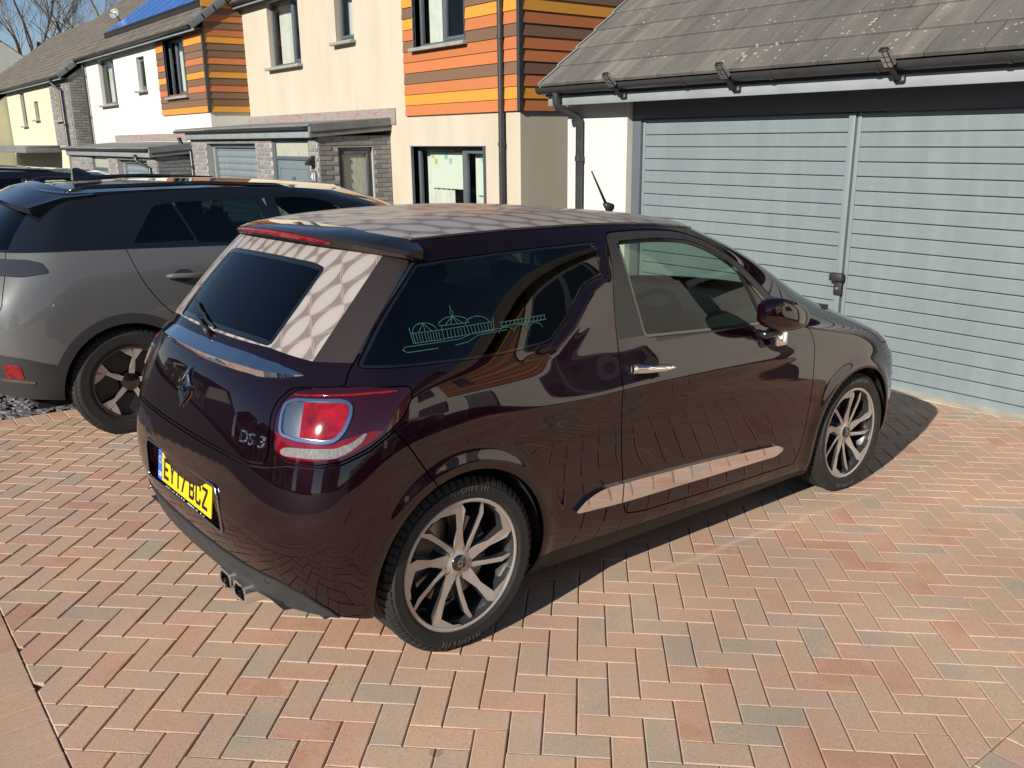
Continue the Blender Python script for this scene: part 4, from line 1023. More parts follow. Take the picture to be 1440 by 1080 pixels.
        b=MB();b.lathe([(0,hi+.006),(.03,hi+.005),(.055,hi),(.065,hi-.03)],32,T);b.obj('hub_cap','rim_gloss',rim,sharp=40)
    return rim
def ribbon(pts,w_,nrm,M=None):
    """flat strip polyline lying on a surface with normals"""
    b=MB();P=[Vector(p) for p in pts];N=[Vector(n) for n in nrm];L=[];Rr=[]
    for i in range(len(P)):
        t_=(P[min(i+1,len(P)-1)]-P[max(i-1,0)]).normalized();s_=t_.cross(N[i]).normalized()*w_/2;L.append(P[i]+s_);Rr.append(P[i]-s_)
    n=len(P);b.add(L+Rr,[(i,i+1,n+i+1,n+i) for i in range(n-1)]);return b
# ================================================================ the aubergine three-door hatchback
FW=Vector((-.0247,.9991,-.0346)).normalized();UP=Vector((-.0095,.0344,.9994)).normalized();LF=UP.cross(FW).normalized();FW=LF.cross(UP)
CARM=Matrix(((FW.x,LF.x,UP.x,0),(FW.y,LF.y,UP.y,0),(FW.z,LF.z,UP.z,0),(0,0,0,1)))
CAR=thing('hatchback_car','dark aubergine three-door hatchback with pale patterned roof parked before the garage','car',mat=CARM)
WB=2.464;WR=.308
def ds_disp(S,U,V):
    S=S.copy();x,y,z=S[...,0],S[...,1],S[...,2];side=np.clip((y-.55)/.2,0,1);side=side*side*(3-2*side)
    for wx in (0,WB):
        d=np.hypot(x-wx,z-.305);y+=side*.011*np.exp(-((d-.37)/.035)**2)*(z<.9)
    # fin rising behind the door
    ax,az,bx,bz=.40,1.0,.735,1.25;ex,ez=bx-ax,bz-az;tt=np.clip(((x-ax)*ex+(z-az)*ez)/(ex*ex+ez*ez),0,1);dd=np.hypot(x-ax-ex*tt,z-az-ez*tt)
    qd=sdpoly(x,z,[(-.325,1.022),(-.2,1.178),(-.055,1.312),(.268,1.333),(.735,1.35),(.728,1.232),(.66,1.215),(.614,1.198),(.504,1.088),(.405,1.025),(.169,1.008),(-.114,1.015)]);sm=np.clip(qd/.05,0,1);sm=sm*sm*(3-2*sm)
    y+=side*.010*sm*np.exp(-(dd/.07)**2)*np.clip((z-.90)/.15,0,1)
    y-=side*.005*np.exp(-((x-.60)/.16)**2-((z-.90)/.08)**2)
    # soft waist line along the flank and hollow below it
    ss=lambda q:np.clip(q,0,1)**2*(3-2*np.clip(q,0,1))
    y+=side*.006*np.exp(-((z-.81)/.04)**2)*ss((x-.05)/.6)*ss((2.4-x)/.6)
    y-=side*.006*np.exp(-((z-.50)/.13)**2)*ss((x-.35)/.6)*ss((2.15-x)/.6)
    S[...,1]=np.where(side>0,y,S[...,1]);return S
K=Skin(hatch_rings(),26,16,ds_disp)
x,y,z,U,V=K.x,K.y,K.z,K.U,K.V
GP=.0028
f_arch=np.minimum(np.hypot(x-.0,z-.305)-.352,np.hypot(x-WB,z-.305)-.350);f_arch=np.where(y>.45,f_arch,1.)
door_p=roundpoly([(.780,.36,.05),(.736,.66,.1),(.738,.99,.1),(.765,1.15,.1),(.805,1.378,.03),(1.02,1.382,.1),(1.25,1.368,.1),(1.42,1.325,.1),(1.60,1.235,.05),(1.72,1.135,.05),(1.85,1.015,.05),(1.955,.935,.03),(2.032,.896,.03),(2.040,.77,.1),(2.042,.56,.1),(2.005,.32,.1),(1.985,.243,.03),(1.36,.252,.1),(.90,.272,.05),(.80,.29,.03)],.05)
f_door=np.where(y>.4,sdpoly(x,z,door_p),1.)
dg_p=roundpoly([(.845,1.344,.02),(1.077,1.347,.1),(1.30,1.328,.08),(1.46,1.272,.06),(1.577,1.205,.05),(1.69,1.105,.05),(1.79,1.0,.04),(1.845,.948,.015),(1.301,.966,.2),(.895,.985,.02)],.03)
f_dg=np.where(y>.4,sdpoly(x,z,dg_p),1.)
div=lambda x,z:(x-(1.585+(1.225-z)*.40))*.93           # quarter-light bar
qg_p=roundpoly([(-.325,1.022,.02),(-.20,1.178,.1),(-.055,1.312,.02),(.268,1.333,.2),(.735,1.350,.015),(.728,1.232,.01),(.66,1.215,.03),(.614,1.198,.05),(.504,1.088,.1),(.405,1.025,.02),(.169,1.008,.2),(-.114,1.015,.2)],.03)
f_qg=np.where((y>.4)&(U<13),sdpoly(x,z,qg_p),1.)
f_ws=K.metric(np.maximum.reduce([(13.95-U),(6.12-V),(V-8.93)]));f_ws=np.where(U>12,f_ws,1.)
f_bon=K.metric(np.maximum.reduce([(12.75+.55*np.abs(V-5.1)-U),(4.45-V),(V-5.93)]));f_bon=np.where(U>11,f_bon,1.)
hatch_uv=roundpoly([(-3,3.94),(.88,3.92),(1.65,3.89),(1.95,3.95),(2.0,4.14),(1.95,4.5),(1.93,4.86),(2.0,5.2),(2.2,5.55),(2.48,5.62),(3.30,5.68),(3.33,6.03),(3.42,6.2),(3.72,6.92),(4.12,7.56),(4.38,7.97),(4.30,8.10),(3.0,8.35),(1.5,8.55),(-3,8.6)],.10)
f_hatch=K.uv(hatch_uv)
rg_uv=roundpoly([(-2,6.37),(.8,6.36),(1.42,6.33),(1.52,7.06),(1.57,7.76),(1.2,7.84),(.45,7.86),(-2,7.88)],.10)
f_rg=K.uv(rg_uv)
f_pill=np.where(U<6,K.metric(U-(2.45+(V-6.17)*.30)),1.)       # <0 : towards the centre of the hatch (wrapped part)
f_wlow=K.metric(V-(6.30-.13*np.clip((U-1.42)/1.03,0,1)))        # >0 : above the lower edge of the wrap
tail_uv=roundpoly([(2.10,4.14),(2.04,4.44),(2.02,4.86),(2.1,5.2),(2.28,5.5),(2.5,5.58),(3.55,5.68),(4.86,5.57),(4.86,5.33),(4.63,4.89),(4.25,4.58),(3.9,4.36),(3.35,4.13),(2.88,4.05),(2.38,4.04)],.12)
f_tail=K.uv(tail_uv)
# bumper skin: everything behind / below the seam
bump_uv=[(-3,-3),(-3,3.86),(.88,3.85),(1.65,3.82),(1.98,3.88),(2.3,3.98),(2.9,4.0),(3.35,4.07),(3.9,4.29),(4.25,4.50),(4.42,4.62),(4.72,4.19),(4.95,3.75),(5.12,3.40),(5.3,2.8),(5.3,-3)]
f_bump=K.uv(bump_uv)
f_diff=np.where(U<6.5,K.metric(V-np.interp(U,[0,1.2,2.0,2.6,3.1,3.6],[1.42,1.40,1.34,.95,.35,-.6])),1.)
f_sill=np.where((x>-.3)&(x<2.6)&(y>.5),z-np.interp(x,[.33,.8,2.06],[.240,.214,.183]),1.)
rec_p=roundpoly([(-.5,.600),(.335,.598),(.352,.57),(.362,.452),(.35,.442),(-.5,.44)],.012)
f_rec=np.where(U<3,sdpoly(y,z,rec_p),1.)
def both(nm,mat,fields,parent,off=0.,thick=.010,attr=None,an=None):
    p=K.cut(fields,off,attr);return [shell(p,nm,mat,parent,thick,attr_name=an),shell(mirror(p),nm,mat,parent,thick,attr_name=an)]
def centre(nm,mat,fields,parent,off=0.,thick=.010,attr=None,an=None):
    p=K.cut(fields,off,attr);return shell(weld(p,mirror(p)),nm,mat,parent,thick,attr_name=an)
# --- main shell: what is left after every opening and panel is taken out
rest=[-f_arch,GP-f_door,GP-f_qg,GP-f_ws,GP-f_bon,GP-f_hatch,GP-f_tail,GP-f_bump,-f_sill]
body=centre('body_shell','paint_aubergine',rest,CAR)
# dark liner seen down the shut lines
liner=[]
for f in (f_door,f_hatch,f_bon,f_tail,f_bump):
    p=K.cut([np.abs(f)-.014,-f_arch,.004-f_rg if f is f_hatch else -f_arch,.006-f_dg,.006-f_qg],-.012)
    o=shell(weld(p,mirror(p)),'shut_line','seam_black',body,0)
    if o: o['kind']='stuff'
# doors
dp=[f_door+GP,GP-f_dg,-f_sill]
f_frame=np.where(x<.95,(.992-z),(.962+(x-.95)*-.012-z))    # <0 above the waist: window frame
for sd,p1,p2,pg1,pg2 in (('r',)+tuple(mirror(K.cut(q)) for q in (dp+[-f_frame],dp+[f_frame]))+tuple(mirror(K.cut(q,-.004)) for q in ([f_dg,div(x,z)+.012],[f_dg,.012-div(x,z)])),
                         ('l',)+tuple(K.cut(q) for q in (dp+[-f_frame],dp+[f_frame]))+tuple(K.cut(q,-.004) for q in ([f_dg,div(x,z)+.012],[f_dg,.012-div(x,z)]))):
    d=shell(p1,'door','paint_aubergine',CAR,.012);s_=-1 if sd=='r' else 1
    shell(p2,'window_frame','trim_satin',d,.012)
    shell(pg1,'door_glass','glass_green',d,0);shell(pg2,'quarter_light','glass_green',d,0)
    q=K.cut([f_dg+.0,np.abs(div(x,z))-.012],-.002);q=q if s_>0 else mirror(q);shell(q,'glazing_bar','trim_black',d,.006)
    q=K.cut([f_dg,-f_dg-.010],-.0015);q=q if s_>0 else mirror(q);shell(q,'window_seal','gloss_black',d,.006)
    # handle on a dished pocket
    hx=lambda a:.895+a
    def hs(xx,zz):
        i=np.argmin((x-xx)**2*(y>.4)+(z-zz)**2+(y<.4)*9);return K.S.reshape(-1,3)[i]
    f_pk=np.where(y>.4,np.hypot((x-.905)/1.15,z-.868)-.043,1.);q=K.cut([f_pk],.0012);q=q if s_>0 else mirror(q);shell(q,'handle_pocket','seam_black',d,0)
    b=MB();prof=[]
    for i in range(13):
        tt=i/12;xx=.782+tt*.245;hh=.034*min(1,math.sin(math.pi*min(max(tt,.06),.94))**.35);zz=.882-.024*tt;hgt=.011+.008*(1-tt)
        prof.append((xx,s_*(hs(xx,zz)[1]+hh),zz,hgt))
    vs=[]
    for xx,yy,zz,hg in prof:
        for a,cz in ((-.006,1),(.005,.8),(.009,0),(.005,-.8),(-.006,-1),(-.010,0)): vs.append((xx,yy+s_*a,zz+hg*cz))
    fs=[(i*6+k,i*6+(k+1)%6,(i+1)*6+(k+1)%6,(i+1)*6+k) for i in range(12) for k in range(6)]+[(0,1,2,3,4,5),(72,73,74,75,76,77)]
    b.add(vs,fs if s_<0 else [f[::-1] for f in fs]);b.obj('handle','chrome',d,smooth=True)
    # mirror: sculpted shell on a stalk
    b=MB();rows=[];ctr=Vector((1.64,s_*.905,1.012))
    for i in range(15):
        tt=i/14;xx=-.150+.300*tt;prof_=math.sin(math.pi*(.05+.89*tt))**.40
        for k in range(22):
            a=2*math.pi*k/22;ca,sa=math.cos(a),math.sin(a)
            yy=(.060 if ca>0 else .030)*abs(ca)**.62*(1 if ca>0 else -1)*prof_;zz=(.088 if sa>0 else .066)*abs(sa)**.60*(1 if sa>0 else -1)*prof_*(1.06-.30*tt)+.018-.046*tt
            rows.append((ctr.x+xx,ctr.y+s_*(yy+.02*(tt-.5)),ctr.z+zz))
    fs=[(i*22+k,i*22+(k+1)%22,(i+1)*22+(k+1)%22,(i+1)*22+k) for i in range(14) for k in range(22)]+[tuple(range(22))[::-1],tuple(308+k for k in range(22))]
    b.add(rows,fs if s_>0 else [f[::-1] for f in fs]);mi=b.obj('door_mirror','paint_aubergine',d,sharp=55)
    b=MB();b.tube([(1.62,s_*.785,.915),(1.64,s_*.83,.915),(1.68,s_*.875,.945)],[.024,.020,.03],10);b.obj('mirror_stalk','gloss_black',d,smooth=True)
    b=MB();b.bbox(1.675,1.755,min(s_*.832,s_*.872),max(s_*.832,s_*.872),.862,.925,.010);b.obj('mirror_foot','chrome',d,sharp=40)  # chrome foot block of the folded mirror, not a lamp
    # chrome rubbing strip: door part and short tail on the quarter panel
    strip=roundpoly([(.496,.372,.004),(.554,.413,.02),(.64,.437,.05),(1.30,.408,.2),(1.80,.378,.03),(1.855,.352,.02),(1.80,.326,.03),(1.30,.335,.2),(.777,.350,.1)],.02)
    f_st=np.where(y>.4,sdpoly(x,z,strip),1.)
    for nm,ff,par in (('side_strip',[f_st,.764-x],d),('side_strip',[f_st,x-.758],CAR)):
        q=K.cut(ff,.014);q=q if s_>0 else mirror(q);shell(q,nm,'chrome',par,.016)
    # rear quarter glass with seal
    q=K.cut([f_qg+.006],-.003);q=q if s_>0 else mirror(q);shell(q,'quarter_window','glass_privacy',CAR,0)
    q=K.cut([f_qg,-f_qg-.007],-.001);q=q if s_>0 else mirror(q);shell(q,'window_seal','gloss_black',CAR,.006)
# sills
both('sill_trim','trim_black',[f_sill,-f_arch,-f_bump],CAR)
# windscreen and bonnet
centre('windscreen','glass_screen',[f_ws],CAR,-.003,0);centre('bonnet','paint_aubergine',[f_bon+GP],CAR)
# tailgate
hb=[f_hatch+GP,GP-f_rg]
hatch=centre('tailgate','paint_aubergine',hb+[np.where(f_wlow<0,f_wlow,f_wlow)],CAR)
at=np.stack([(y-1.05*z)*7.7,(z+.46*y)*11.8],-1)
pw=K.cut(hb+[-f_wlow,f_pill],.0004,at);pm=mirror(pw);pm=pm[:3]+(np.stack([(pm[0][:,1]-1.05*pm[0][:,2])*7.7,(pm[0][:,2]+.46*pm[0][:,1])*11.8],-1),)
shell(weld(pw,pm),'tailgate_wrap','roof_wrap',hatch,.004,attr_name='wrapuv')
both('pillar_panel','paint_pillar',hb+[-f_wlow,-f_pill],hatch)
centre('rear_window','glass_rear',[f_rg+.004],hatch,-.003,0);centre('window_band','gloss_black',[f_rg+.0,-f_rg-.018],hatch,-.0015,.004)
# bright strip beside the quarter window
both('pillar_strip','chrome_satin',[f_qg-.013,.006-f_qg,x+.06,1.06-z,-f_hatch],CAR,.001,.004)
# tail lamps
def tailpoly(pts,r=.1): return K.uv(roundpoly(pts,r))
ring_o=[(2.14,4.60),(2.13,4.95),(2.17,5.2),(2.35,5.32),(3.30,5.37),(3.5,5.26),(3.5,5.02),(3.38,4.68),(3.2,4.48),(3.0,4.43),(2.45,4.45),(2.2,4.5)]
f_ro=tailpoly(ring_o,.14)
wh_p=[(2.17,4.22),(2.32,4.315),(2.78,4.34),(3.18,4.36),(3.52,4.47),(3.84,4.68),(3.74,4.48),(3.48,4.30),(3.2,4.185),(2.8,4.16),(2.28,4.16)]
f_wh=tailpoly(wh_p,.05)
led=[(2.28,5.385),(2.9,5.43),(3.9,5.49),(4.5,5.485),(4.5,5.512),(3.9,5.52),(2.9,5.462),(2.28,5.412)];f_led=tailpoly(led,.01)
low=[(2.0,4.0),(2.0,4.62),(2.3,4.46),(3.1,4.42),(3.3,4.52),(3.6,4.60),(3.95,4.68),(4.3,4.62),(3.9,4.3),(3.3,4.0)];f_low=tailpoly(low,.05)
for mir in (False,True):
    def P_(fields,nm,mat,par,off=0,thick=.008):
        p=K.cut(fields,off);return shell(mirror(p) if mir else p,nm,mat,par,thick)
    tl=P_([f_tail+GP],'tail_lamp','lens_dark',CAR,.002,.012)
    P_([f_low,f_tail+.012],'lower_reflector','lens_red',tl,.0035,.003)
    P_([f_ro,-f_ro-.009],'lamp_ring','chrome',tl,.009,.010)
    P_([f_ro+.010],'lamp_bowl','chrome_satin',tl,.003,.0)
    P_([f_ro+.0115,2.52-U],'brake_lens','lens_bright',tl,.0045,.003)
    P_([f_wh],'reversing_lens','lens_clear',tl,.005,.004)
    b=MB();pts=[]
    for k_ in range(23):
        uu=2.32+2.2*k_/22;vv=np.interp(uu,[2.3,2.9,3.9,4.5],[5.40,5.445,5.505,5.50]);iu,iv=int(round(uu*26)),int(vv*16);tv=vv*16-iv
        P=K.S[iv,iu]*(1-tv)+K.S[iv+1,iu]*tv;N=K.N[iv,iu];p=P+N*.0025;pts.append((p[0],p[1]*(-1 if mir else 1),p[2]))
    b.tube(pts,.0042,6);b.obj('light_strip','lens_bright',tl,smooth=True)
# bumper, diffuser, plate recess
bump=centre('rear_bumper','paint_aubergine',[f_bump+GP,-f_arch,-f_rec,-f_diff],CAR)
diff=centre('rear_diffuser','arch_plastic',[f_bump+GP,-f_arch,f_diff],CAR,.006,.02)
p=K.cut([f_rec],-.022);rc_=shell(weld(p,mirror(p)),'plate_recess','paint_aubergine',bump,0)
# recess walls
b=MB();rp=[(a,c) for a,c in rec_p if a>.0];
def skin_at(yy,zz,lim=3.0):
    m=(U<lim);d=((np.abs(y-yy))**2+(z-zz)**2)+(~m)*9;i=np.argmin(d);return K.S.reshape(-1,3)[i],K.N.reshape(-1,3)[i]
full=[(c if True else 0) for c in rec_p if c[0]>-.02]
loop=[(a,c) for a,c in roundpoly([(.335,.598),(.352,.57),(.362,.452),(.35,.442),(-.35,.442),(-.362,.452),(-.352,.57),(-.335,.598)],.012)]
o1=[];o2=[]
for a,c in loop:
    P,N=skin_at(abs(a),c);sg=1 if a>=0 else -1
    o1.append((P[0]-.001,a,c));o2.append((P[0]+.024,a,c))
n=len(loop);b.add(o1+o2,[(i,(i+1)%n,n+(i+1)%n,n+i) for i in range(n)]);b.obj('recess_wall','paint_aubergine',rc_)
b=MB();b.tube([(p[0]-.002,p[1],p[2]) for p in o1]+[(o1[0][0]-.002,o1[0][1],o1[0][2])],.005,6,False);b.obj('recess_bead','chrome_satin',rc_,smooth=True)
# number plate on the recess floor (flat acrylic sheet, slightly tilted)
PLM=Matrix(((0,.10,-.995,-.632),(-1,0,0,.0),(0,.995,.10,.512),(0,0,0,1)))    # local x -> -y (reads from behind), local y -> up, local z -> rearwards
def pl(b): b.v=[tuple(PLM@Vector(p)) for p in b.v];return b
b=MB();b.bbox(-.26,.26,-.0555,.0555,-.003,.003,.002);plate=pl(b).obj('number_plate','plate_yellow',CAR,sharp=35)
b=MB();b.bbox(-.2595,-.218,-.055,.055,.0028,.0036,.0003);pl(b).obj('euro_band','plate_blue',plate)
b=MB()
for k in range(12):
    a=k*math.pi/6;b.add([(-.2385+.013*math.cos(a)+.0028*math.cos(j*1.257),.022+.013*math.sin(a)+.0028*math.sin(j*1.257),.0042) for j in range(5)],[(0,1,2,3,4)])
pl(b).obj('stars','plate_yellow',plate)
plate.children[-1]['kind']='stuff'
b=text_mesh('GB',.026,.0003);b.v=[(p[0]-.2385,p[1]-.034,p[2]+.0042) for p in b.v];pl(b).obj('country_letters','plate_white',plate)
# registration drawn with block strokes (50 mm wide, 79 mm high)
def glyph(ch):
    W,Hh,s=.050,.079,.0135;B=[]
    if ch=='1': return [[(W*.5-s/2,0),(W*.5+s/2,0),(W*.5+s/2,Hh),(W*.5-s/2,Hh)]]
    r=lambda a,c,d,e:[(a,c),(d,c),(d,e),(a,e)]
    if ch=='E': return [r(0,0,s,Hh),r(s,0,W,s),r(s,Hh-s,W,Hh),r(s,Hh/2-s/2,W*.86,Hh/2+s/2)]
    if ch=='Y': return [[(0,Hh),(s*1.1,Hh),(W/2+.001,Hh*.50),(W/2-s/2,Hh*.42)],[(W,Hh),(W/2+s/2,Hh*.42),(W/2-.001,Hh*.50),(W-s*1.1,Hh)],r(W/2-s/2,0,W/2+s/2,Hh*.46)]
    if ch=='7': return [r(0,Hh-s,W,Hh),[(W*.18,0),(W*.18+s*1.05,0),(W,Hh-s),(W-s*1.1,Hh-s)]]
    if ch=='B': return [r(0,0,s,Hh),r(s,0,W*.80,s),r(s,Hh-s,W*.78,Hh),r(s,Hh/2-s/2,W*.78,Hh/2+s/2),[(W-s,s*.7),(W*.80,0),(W,s*.8),(W,Hh*.5-s*.5),(W*.78,Hh/2+s/2),(W-s,Hh*.42)],[(W-s*1.1,Hh*.56),(W*.78,Hh/2-s/2+.002),(W-s*.1,Hh*.60),(W-s*.1,Hh-s*.8),(W*.78,Hh),(W-s*1.1,Hh-s*.8)]]
    if ch=='C': return [r(0,s*.8,s,Hh-s*.8),[(0,s*.8),(s*.8,0),(W*.82,0),(W,s*.8),(W,s*1.9),(W-s,s*1.9),(W-s,s),(s,s)],[(0,Hh-s*.8),(s,Hh-s),(W-s,Hh-s),(W-s,Hh-s*1.9),(W,Hh-s*1.9),(W,Hh-s*.8),(W*.82,Hh),(s*.8,Hh)]]
    if ch=='Z': return [r(0,Hh-s,W,Hh),r(0,0,W,s),[(0,s),(s*1.25,s),(W,Hh-s),(W-s*1.25,Hh-s)]]
X0=-.196
for ch,adv in (('E',.061),('Y',.061),('1',.050),('7',.061+.022),('B',.061),('C',.061),('Z',.05)):
    b=MB()
    for q in glyph(ch):
        if area(q)<0: q=q[::-1]
        b.add([(X0+a,-.0395+c,.0043) for a,c in q],[tuple(range(len(q)))])
    pl(b).obj('character','plate_black',plate);X0+=adv
# dealer strip under the plate
b=MB();xx=-.20
while xx<.2:
    w_=rnd.uniform(.004,.009);hh=rnd.uniform(.006,.011);b.quad((xx,-.0735,.001),(xx+w_,-.0735,.001),(xx+w_,-.0735+hh,.001),(xx,-.0735+hh,.001));xx+=w_+rnd.uniform(.002,.005)
pl(b);ds_=b.obj('dealer_strip','plate_white',plate);ds_['kind']='stuff'
# chrome blade across the tailgate
b=MB();n=40;vs=[]
for i in range(n+1):
    yy=-.60+1.20*i/n;tt=abs(yy)/.60
    zt=np.interp(tt,[0,.1,.52,.8,1],[1.024,1.024,1.022,1.012,.994]);zb=np.interp(tt,[0,.5,.68,.72,.9,1],[.966,.968,.970,.966,.978,.990])
    P1,_=skin_at(abs(yy),zt);P2,_=skin_at(abs(yy),zb);zm=zb+(zt-zb)*.45;Pm,_=skin_at(abs(yy),zm);pr_=.026*(1-tt**4)+.003
    vs+=[(P1[0]+.01,yy,zt),(P1[0]-.003,yy,zt),(Pm[0]-pr_,yy,zm),(P2[0]-.003,yy,zb),(P2[0]+.01,yy,zb)]
fs=[(i*5+k,i*5+k+1,(i+1)*5+k+1,(i+1)*5+k) for i in range(n) for k in range(4)]
b.add(vs,fs);b.obj('chrome_blade','chrome',hatch,sharp=25)
# rear wiper
def hp(yy,zz,l): P,N=skin_at(abs(yy),zz);return (P[0]-l,yy,zz)
b=MB();b.tube([hp(.0,1.045,.012),hp(.05,1.055,.022),hp(.17,1.075,.018)],[.012,.008,.005],8);b.tube([hp(-.02+k*.04,1.058+.0035*k*2,.010) for k in range(9)],.005,6);b.obj('rear_wiper','black_plastic',hatch,smooth=True)
# maker emblem and model badge
def on_hatch(bm_,yy,zz,lift=.004):
    out=[]
    for a,c,d in bm_.v:
        Y=yy-a;Z=zz+c;P,N=skin_at(abs(Y),Z);out.append((P[0]-lift-d,Y,Z))
    bm_.v=out;return bm_
b=MB()
for m in (1,-1):
    b.prism([(m*.002,m*.072),(m*.010,m*.040),(m*.030,m*.018),(m*.058,m*.012),(m*.030,m*.004),(m*.006,m*.012),(-m*.004,m*.034)][::m],lambda a,c,d:(a,c,d),0,.007)
    b.prism([(m*.050,-m*.006),(m*.026,-m*.014),(m*.010,-m*.030),(m*.004,-m*.062),(m*.026,-m*.044),(m*.046,-m*.024)][::-m],lambda a,c,d:(a,c,d),0,.007)
on_hatch(b,0,.862).obj('emblem','chrome',hatch)
b=text_mesh('DS 3',.052,.002,(1.25,1));on_hatch(b,-.512,.790,.003);o=b.obj('model_badge','chrome',hatch);o['kind']='stuff'
# roof panel (Coons patch) with pattern
edge=K.S[-1];nuc=26
rear=edge[:4*nuc+1];sidee=edge[4*nuc:14*nuc+1];front=edge[14*nuc:][::-1]
def res(c,n):
    d=np.r_[0,np.cumsum(np.linalg.norm(np.diff(c,axis=0),axis=1))];q=np.linspace(0,d[-1],n);return np.stack([np.interp(q,d,c[:,k]) for k in range(3)],1)
ns,nv_=60,30
rear,front,sidee=res(rear,nv_),res(front,nv_),res(sidee,ns)
sx_=np.linspace(0,1,ns);cx_=rear[0,0]+(front[0,0]-rear[0,0])*sx_;cz_=rear[0,2]+(front[0,2]-rear[0,2])*sx_+.050*np.sin(np.pi*sx_**.85)**.9
cen=np.stack([cx_,0*cx_,cz_],1);s2=sx_[:,None,None];v2=np.linspace(0,1,nv_)[None,:,None]
Coons=(1-v2)*cen[:,None]+v2*sidee[:,None]+(1-s2)*rear[None]+s2*front[None]-((1-s2)*(1-v2)*rear[0]+(1-s2)*v2*rear[-1]+s2*(1-v2)*front[0]+s2*v2*front[-1])
v1=np.linspace(0,1,nv_)[None,:];Coons[...,2]+=.020*np.sin(np.pi*np.clip(v1,0,1))*np.sin(np.pi*sx_)[:,None]**.5
ii=np.arange(ns*nv_).reshape(ns,nv_);RV=Coons.reshape(-1,3);RF=[tuple(q) for q in np.stack([ii[:-1,:-1],ii[1:,:-1],ii[1:,1:],ii[:-1,1:]],-1).reshape(-1,4).tolist()]
RN=np.tile([0,0,1.],(len(RV),1));ra=np.stack([RV[:,0]*7.6,RV[:,1]*7.6],-1)
pr1=(RV,RN,RF,ra);rb=np.stack([RV[:,0]*7.6,-RV[:,1]*7.6],-1);pr2=(RV*np.array([1,-1,1]),RN,[f[::-1] for f in RF],rb)
shell(weld(pr1,pr2),'roof_panel','roof_wrap',CAR,.006,attr_name='wrapuv')
b=MB();pth=[tuple(p) for p in sidee]
for m in (1,-1):
    b=MB();b.tube([(p[0],m*(p[1]+.002),p[2]+.0015) for p in sidee[::3]],.005,6,False);b.obj('roof_ditch','paint_pillar',CAR,smooth=True)
# antenna
b=MB();b.tube([(1.50,0,1.425),(1.46,0,1.448)],[.026,.012],10);b.tube([(1.47,0,1.445),(1.365,0,1.60)],[.007,.004],8);b.obj('antenna','black_plastic',CAR,smooth=True)
# spoiler
vs=[];n=44
for i in range(n+1):
    yy=-.645+1.29*i/n;tt=abs(yy)/.645;xr=-.262+.168*tt**2.4;zr=1.398-.052*tt**2.2
    j=np.argmin(np.abs(edge[:6*nuc,1]-min(abs(yy),.57))+0*edge[:6*nuc,0]);E_=edge[j]
    xf=max(E_[0]+.045-.05*tt**3,xr+.05);zf=np.interp(tt,[0,.5,.85,1],[1.416,1.410,1.388,1.356])
    lo=.030*(1-.55*tt**3)
    vs+=[(xf,yy,zf),(xf*.55+xr*.45,yy,(zf*.55+zr*.45)+.004),(xr+.025,yy,zr+.005),(xr,yy,zr-.004),(xr+.004,yy,zr-lo),(xr+.03,yy,zr-lo-.008),(xr+.10,yy,zr-lo-.016),(xf-.005,yy,zf-.045)]
fs=[(i*8+k,i*8+(k+1)%8,(i+1)*8+(k+1)%8,(i+1)*8+k) for i in range(n) for k in range(8)]+[tuple(range(8))[::-1],tuple(n*8+k for k in range(8))]
b=MB();b.m=0
for f in fs:
    k=f[0]%8;b.f.append(f[::-1]);b.mi.append(0 if (len(f)==4 and k in (0,1)) else 1)
b.v=vs
bpy_sp=b.obj('roof_spoiler',['gloss_black','paint_pillar'],CAR,sharp=45)
b=MB();vs=[]
for i in range(33):
    yy=-.385+.77*i/32;tt=abs(yy)/.645;xr=-.262+.168*tt**2.4;zr=1.398-.052*tt**2.2;e=math.sin(math.pi*min(max((i+.6)/33.2,0),1))**.4
    vs+=[(xr-.002,yy,zr-.015+.0075*e),(xr-.005,yy,zr-.015),(xr-.001,yy,zr-.016-.0085*e)]
b.add(vs,[(i*3+k,(i+1)*3+k,(i+1)*3+k+1,i*3+k+1) for i in range(32) for k in range(2)]);b.obj('brake_light','lens_bright',bpy_sp)
# exhaust tips, sensors, tow details
for yy in (-.275,-.395):
    o_p=roundpoly([(-.055,-.034),(.055,-.034),(.048,.030),(-.048,.030)],.022,5);i_p=[(a*.74,c*.68) for a,c in o_p];n=len(o_p);xe,xi=-.612,-.40
    b=MB();b.add([(xe,yy+a,.236+c) for a,c in o_p]+[(xi,yy+a,.236+c) for a,c in o_p]+[(xe,yy+a,.236+c) for a,c in i_p]+[(xe+.09,yy+a,.236+c) for a,c in i_p],
      [(i,n+i,n+(i+1)%n,(i+1)%n) for i in range(n)]+[(i,(i+1)%n,2*n+(i+1)%n,2*n+i) for i in range(n)]+[(2*n+i,2*n+(i+1)%n,3*n+(i+1)%n,3*n+i) for i in range(n)]);ex=b.obj('exhaust_tip','chrome',CAR,sharp=50)
    b=MB();b.add([(xe+.085,yy+a,.236+c) for a,c in i_p],[tuple(range(n))]);b.obj('exhaust_bore','seam_black',ex)
for yy,zz in ((.169,.318),(-.169,.318),(.545,.328),(-.545,.328)):
    P,N=skin_at(abs(yy),zz);Nn=Vector((N[0],N[1]*(1 if yy>0 else -1),N[2]));c0=Vector((P[0],P[1]*(1 if yy>0 else -1),P[2]))+Nn*.0075;q=Nn.to_track_quat('Z','Y').to_matrix()
    b=MB();b.lathe([(0,.002),(.008,.002),(.0085,.0)],16,lambda p,q_,h:tuple(c0+q@Vector((p,q_,h))));so_=b.obj('parking_sensor','matte_black',diff)
    b=MB();b.lathe([(.0085,.0),(.0092,.0025),(.0108,.0025),(.0115,.0)],16,lambda p,q_,h:tuple(c0+q@Vector((p,q_,h))));b.obj('sensor_ring','chrome_satin',diff)
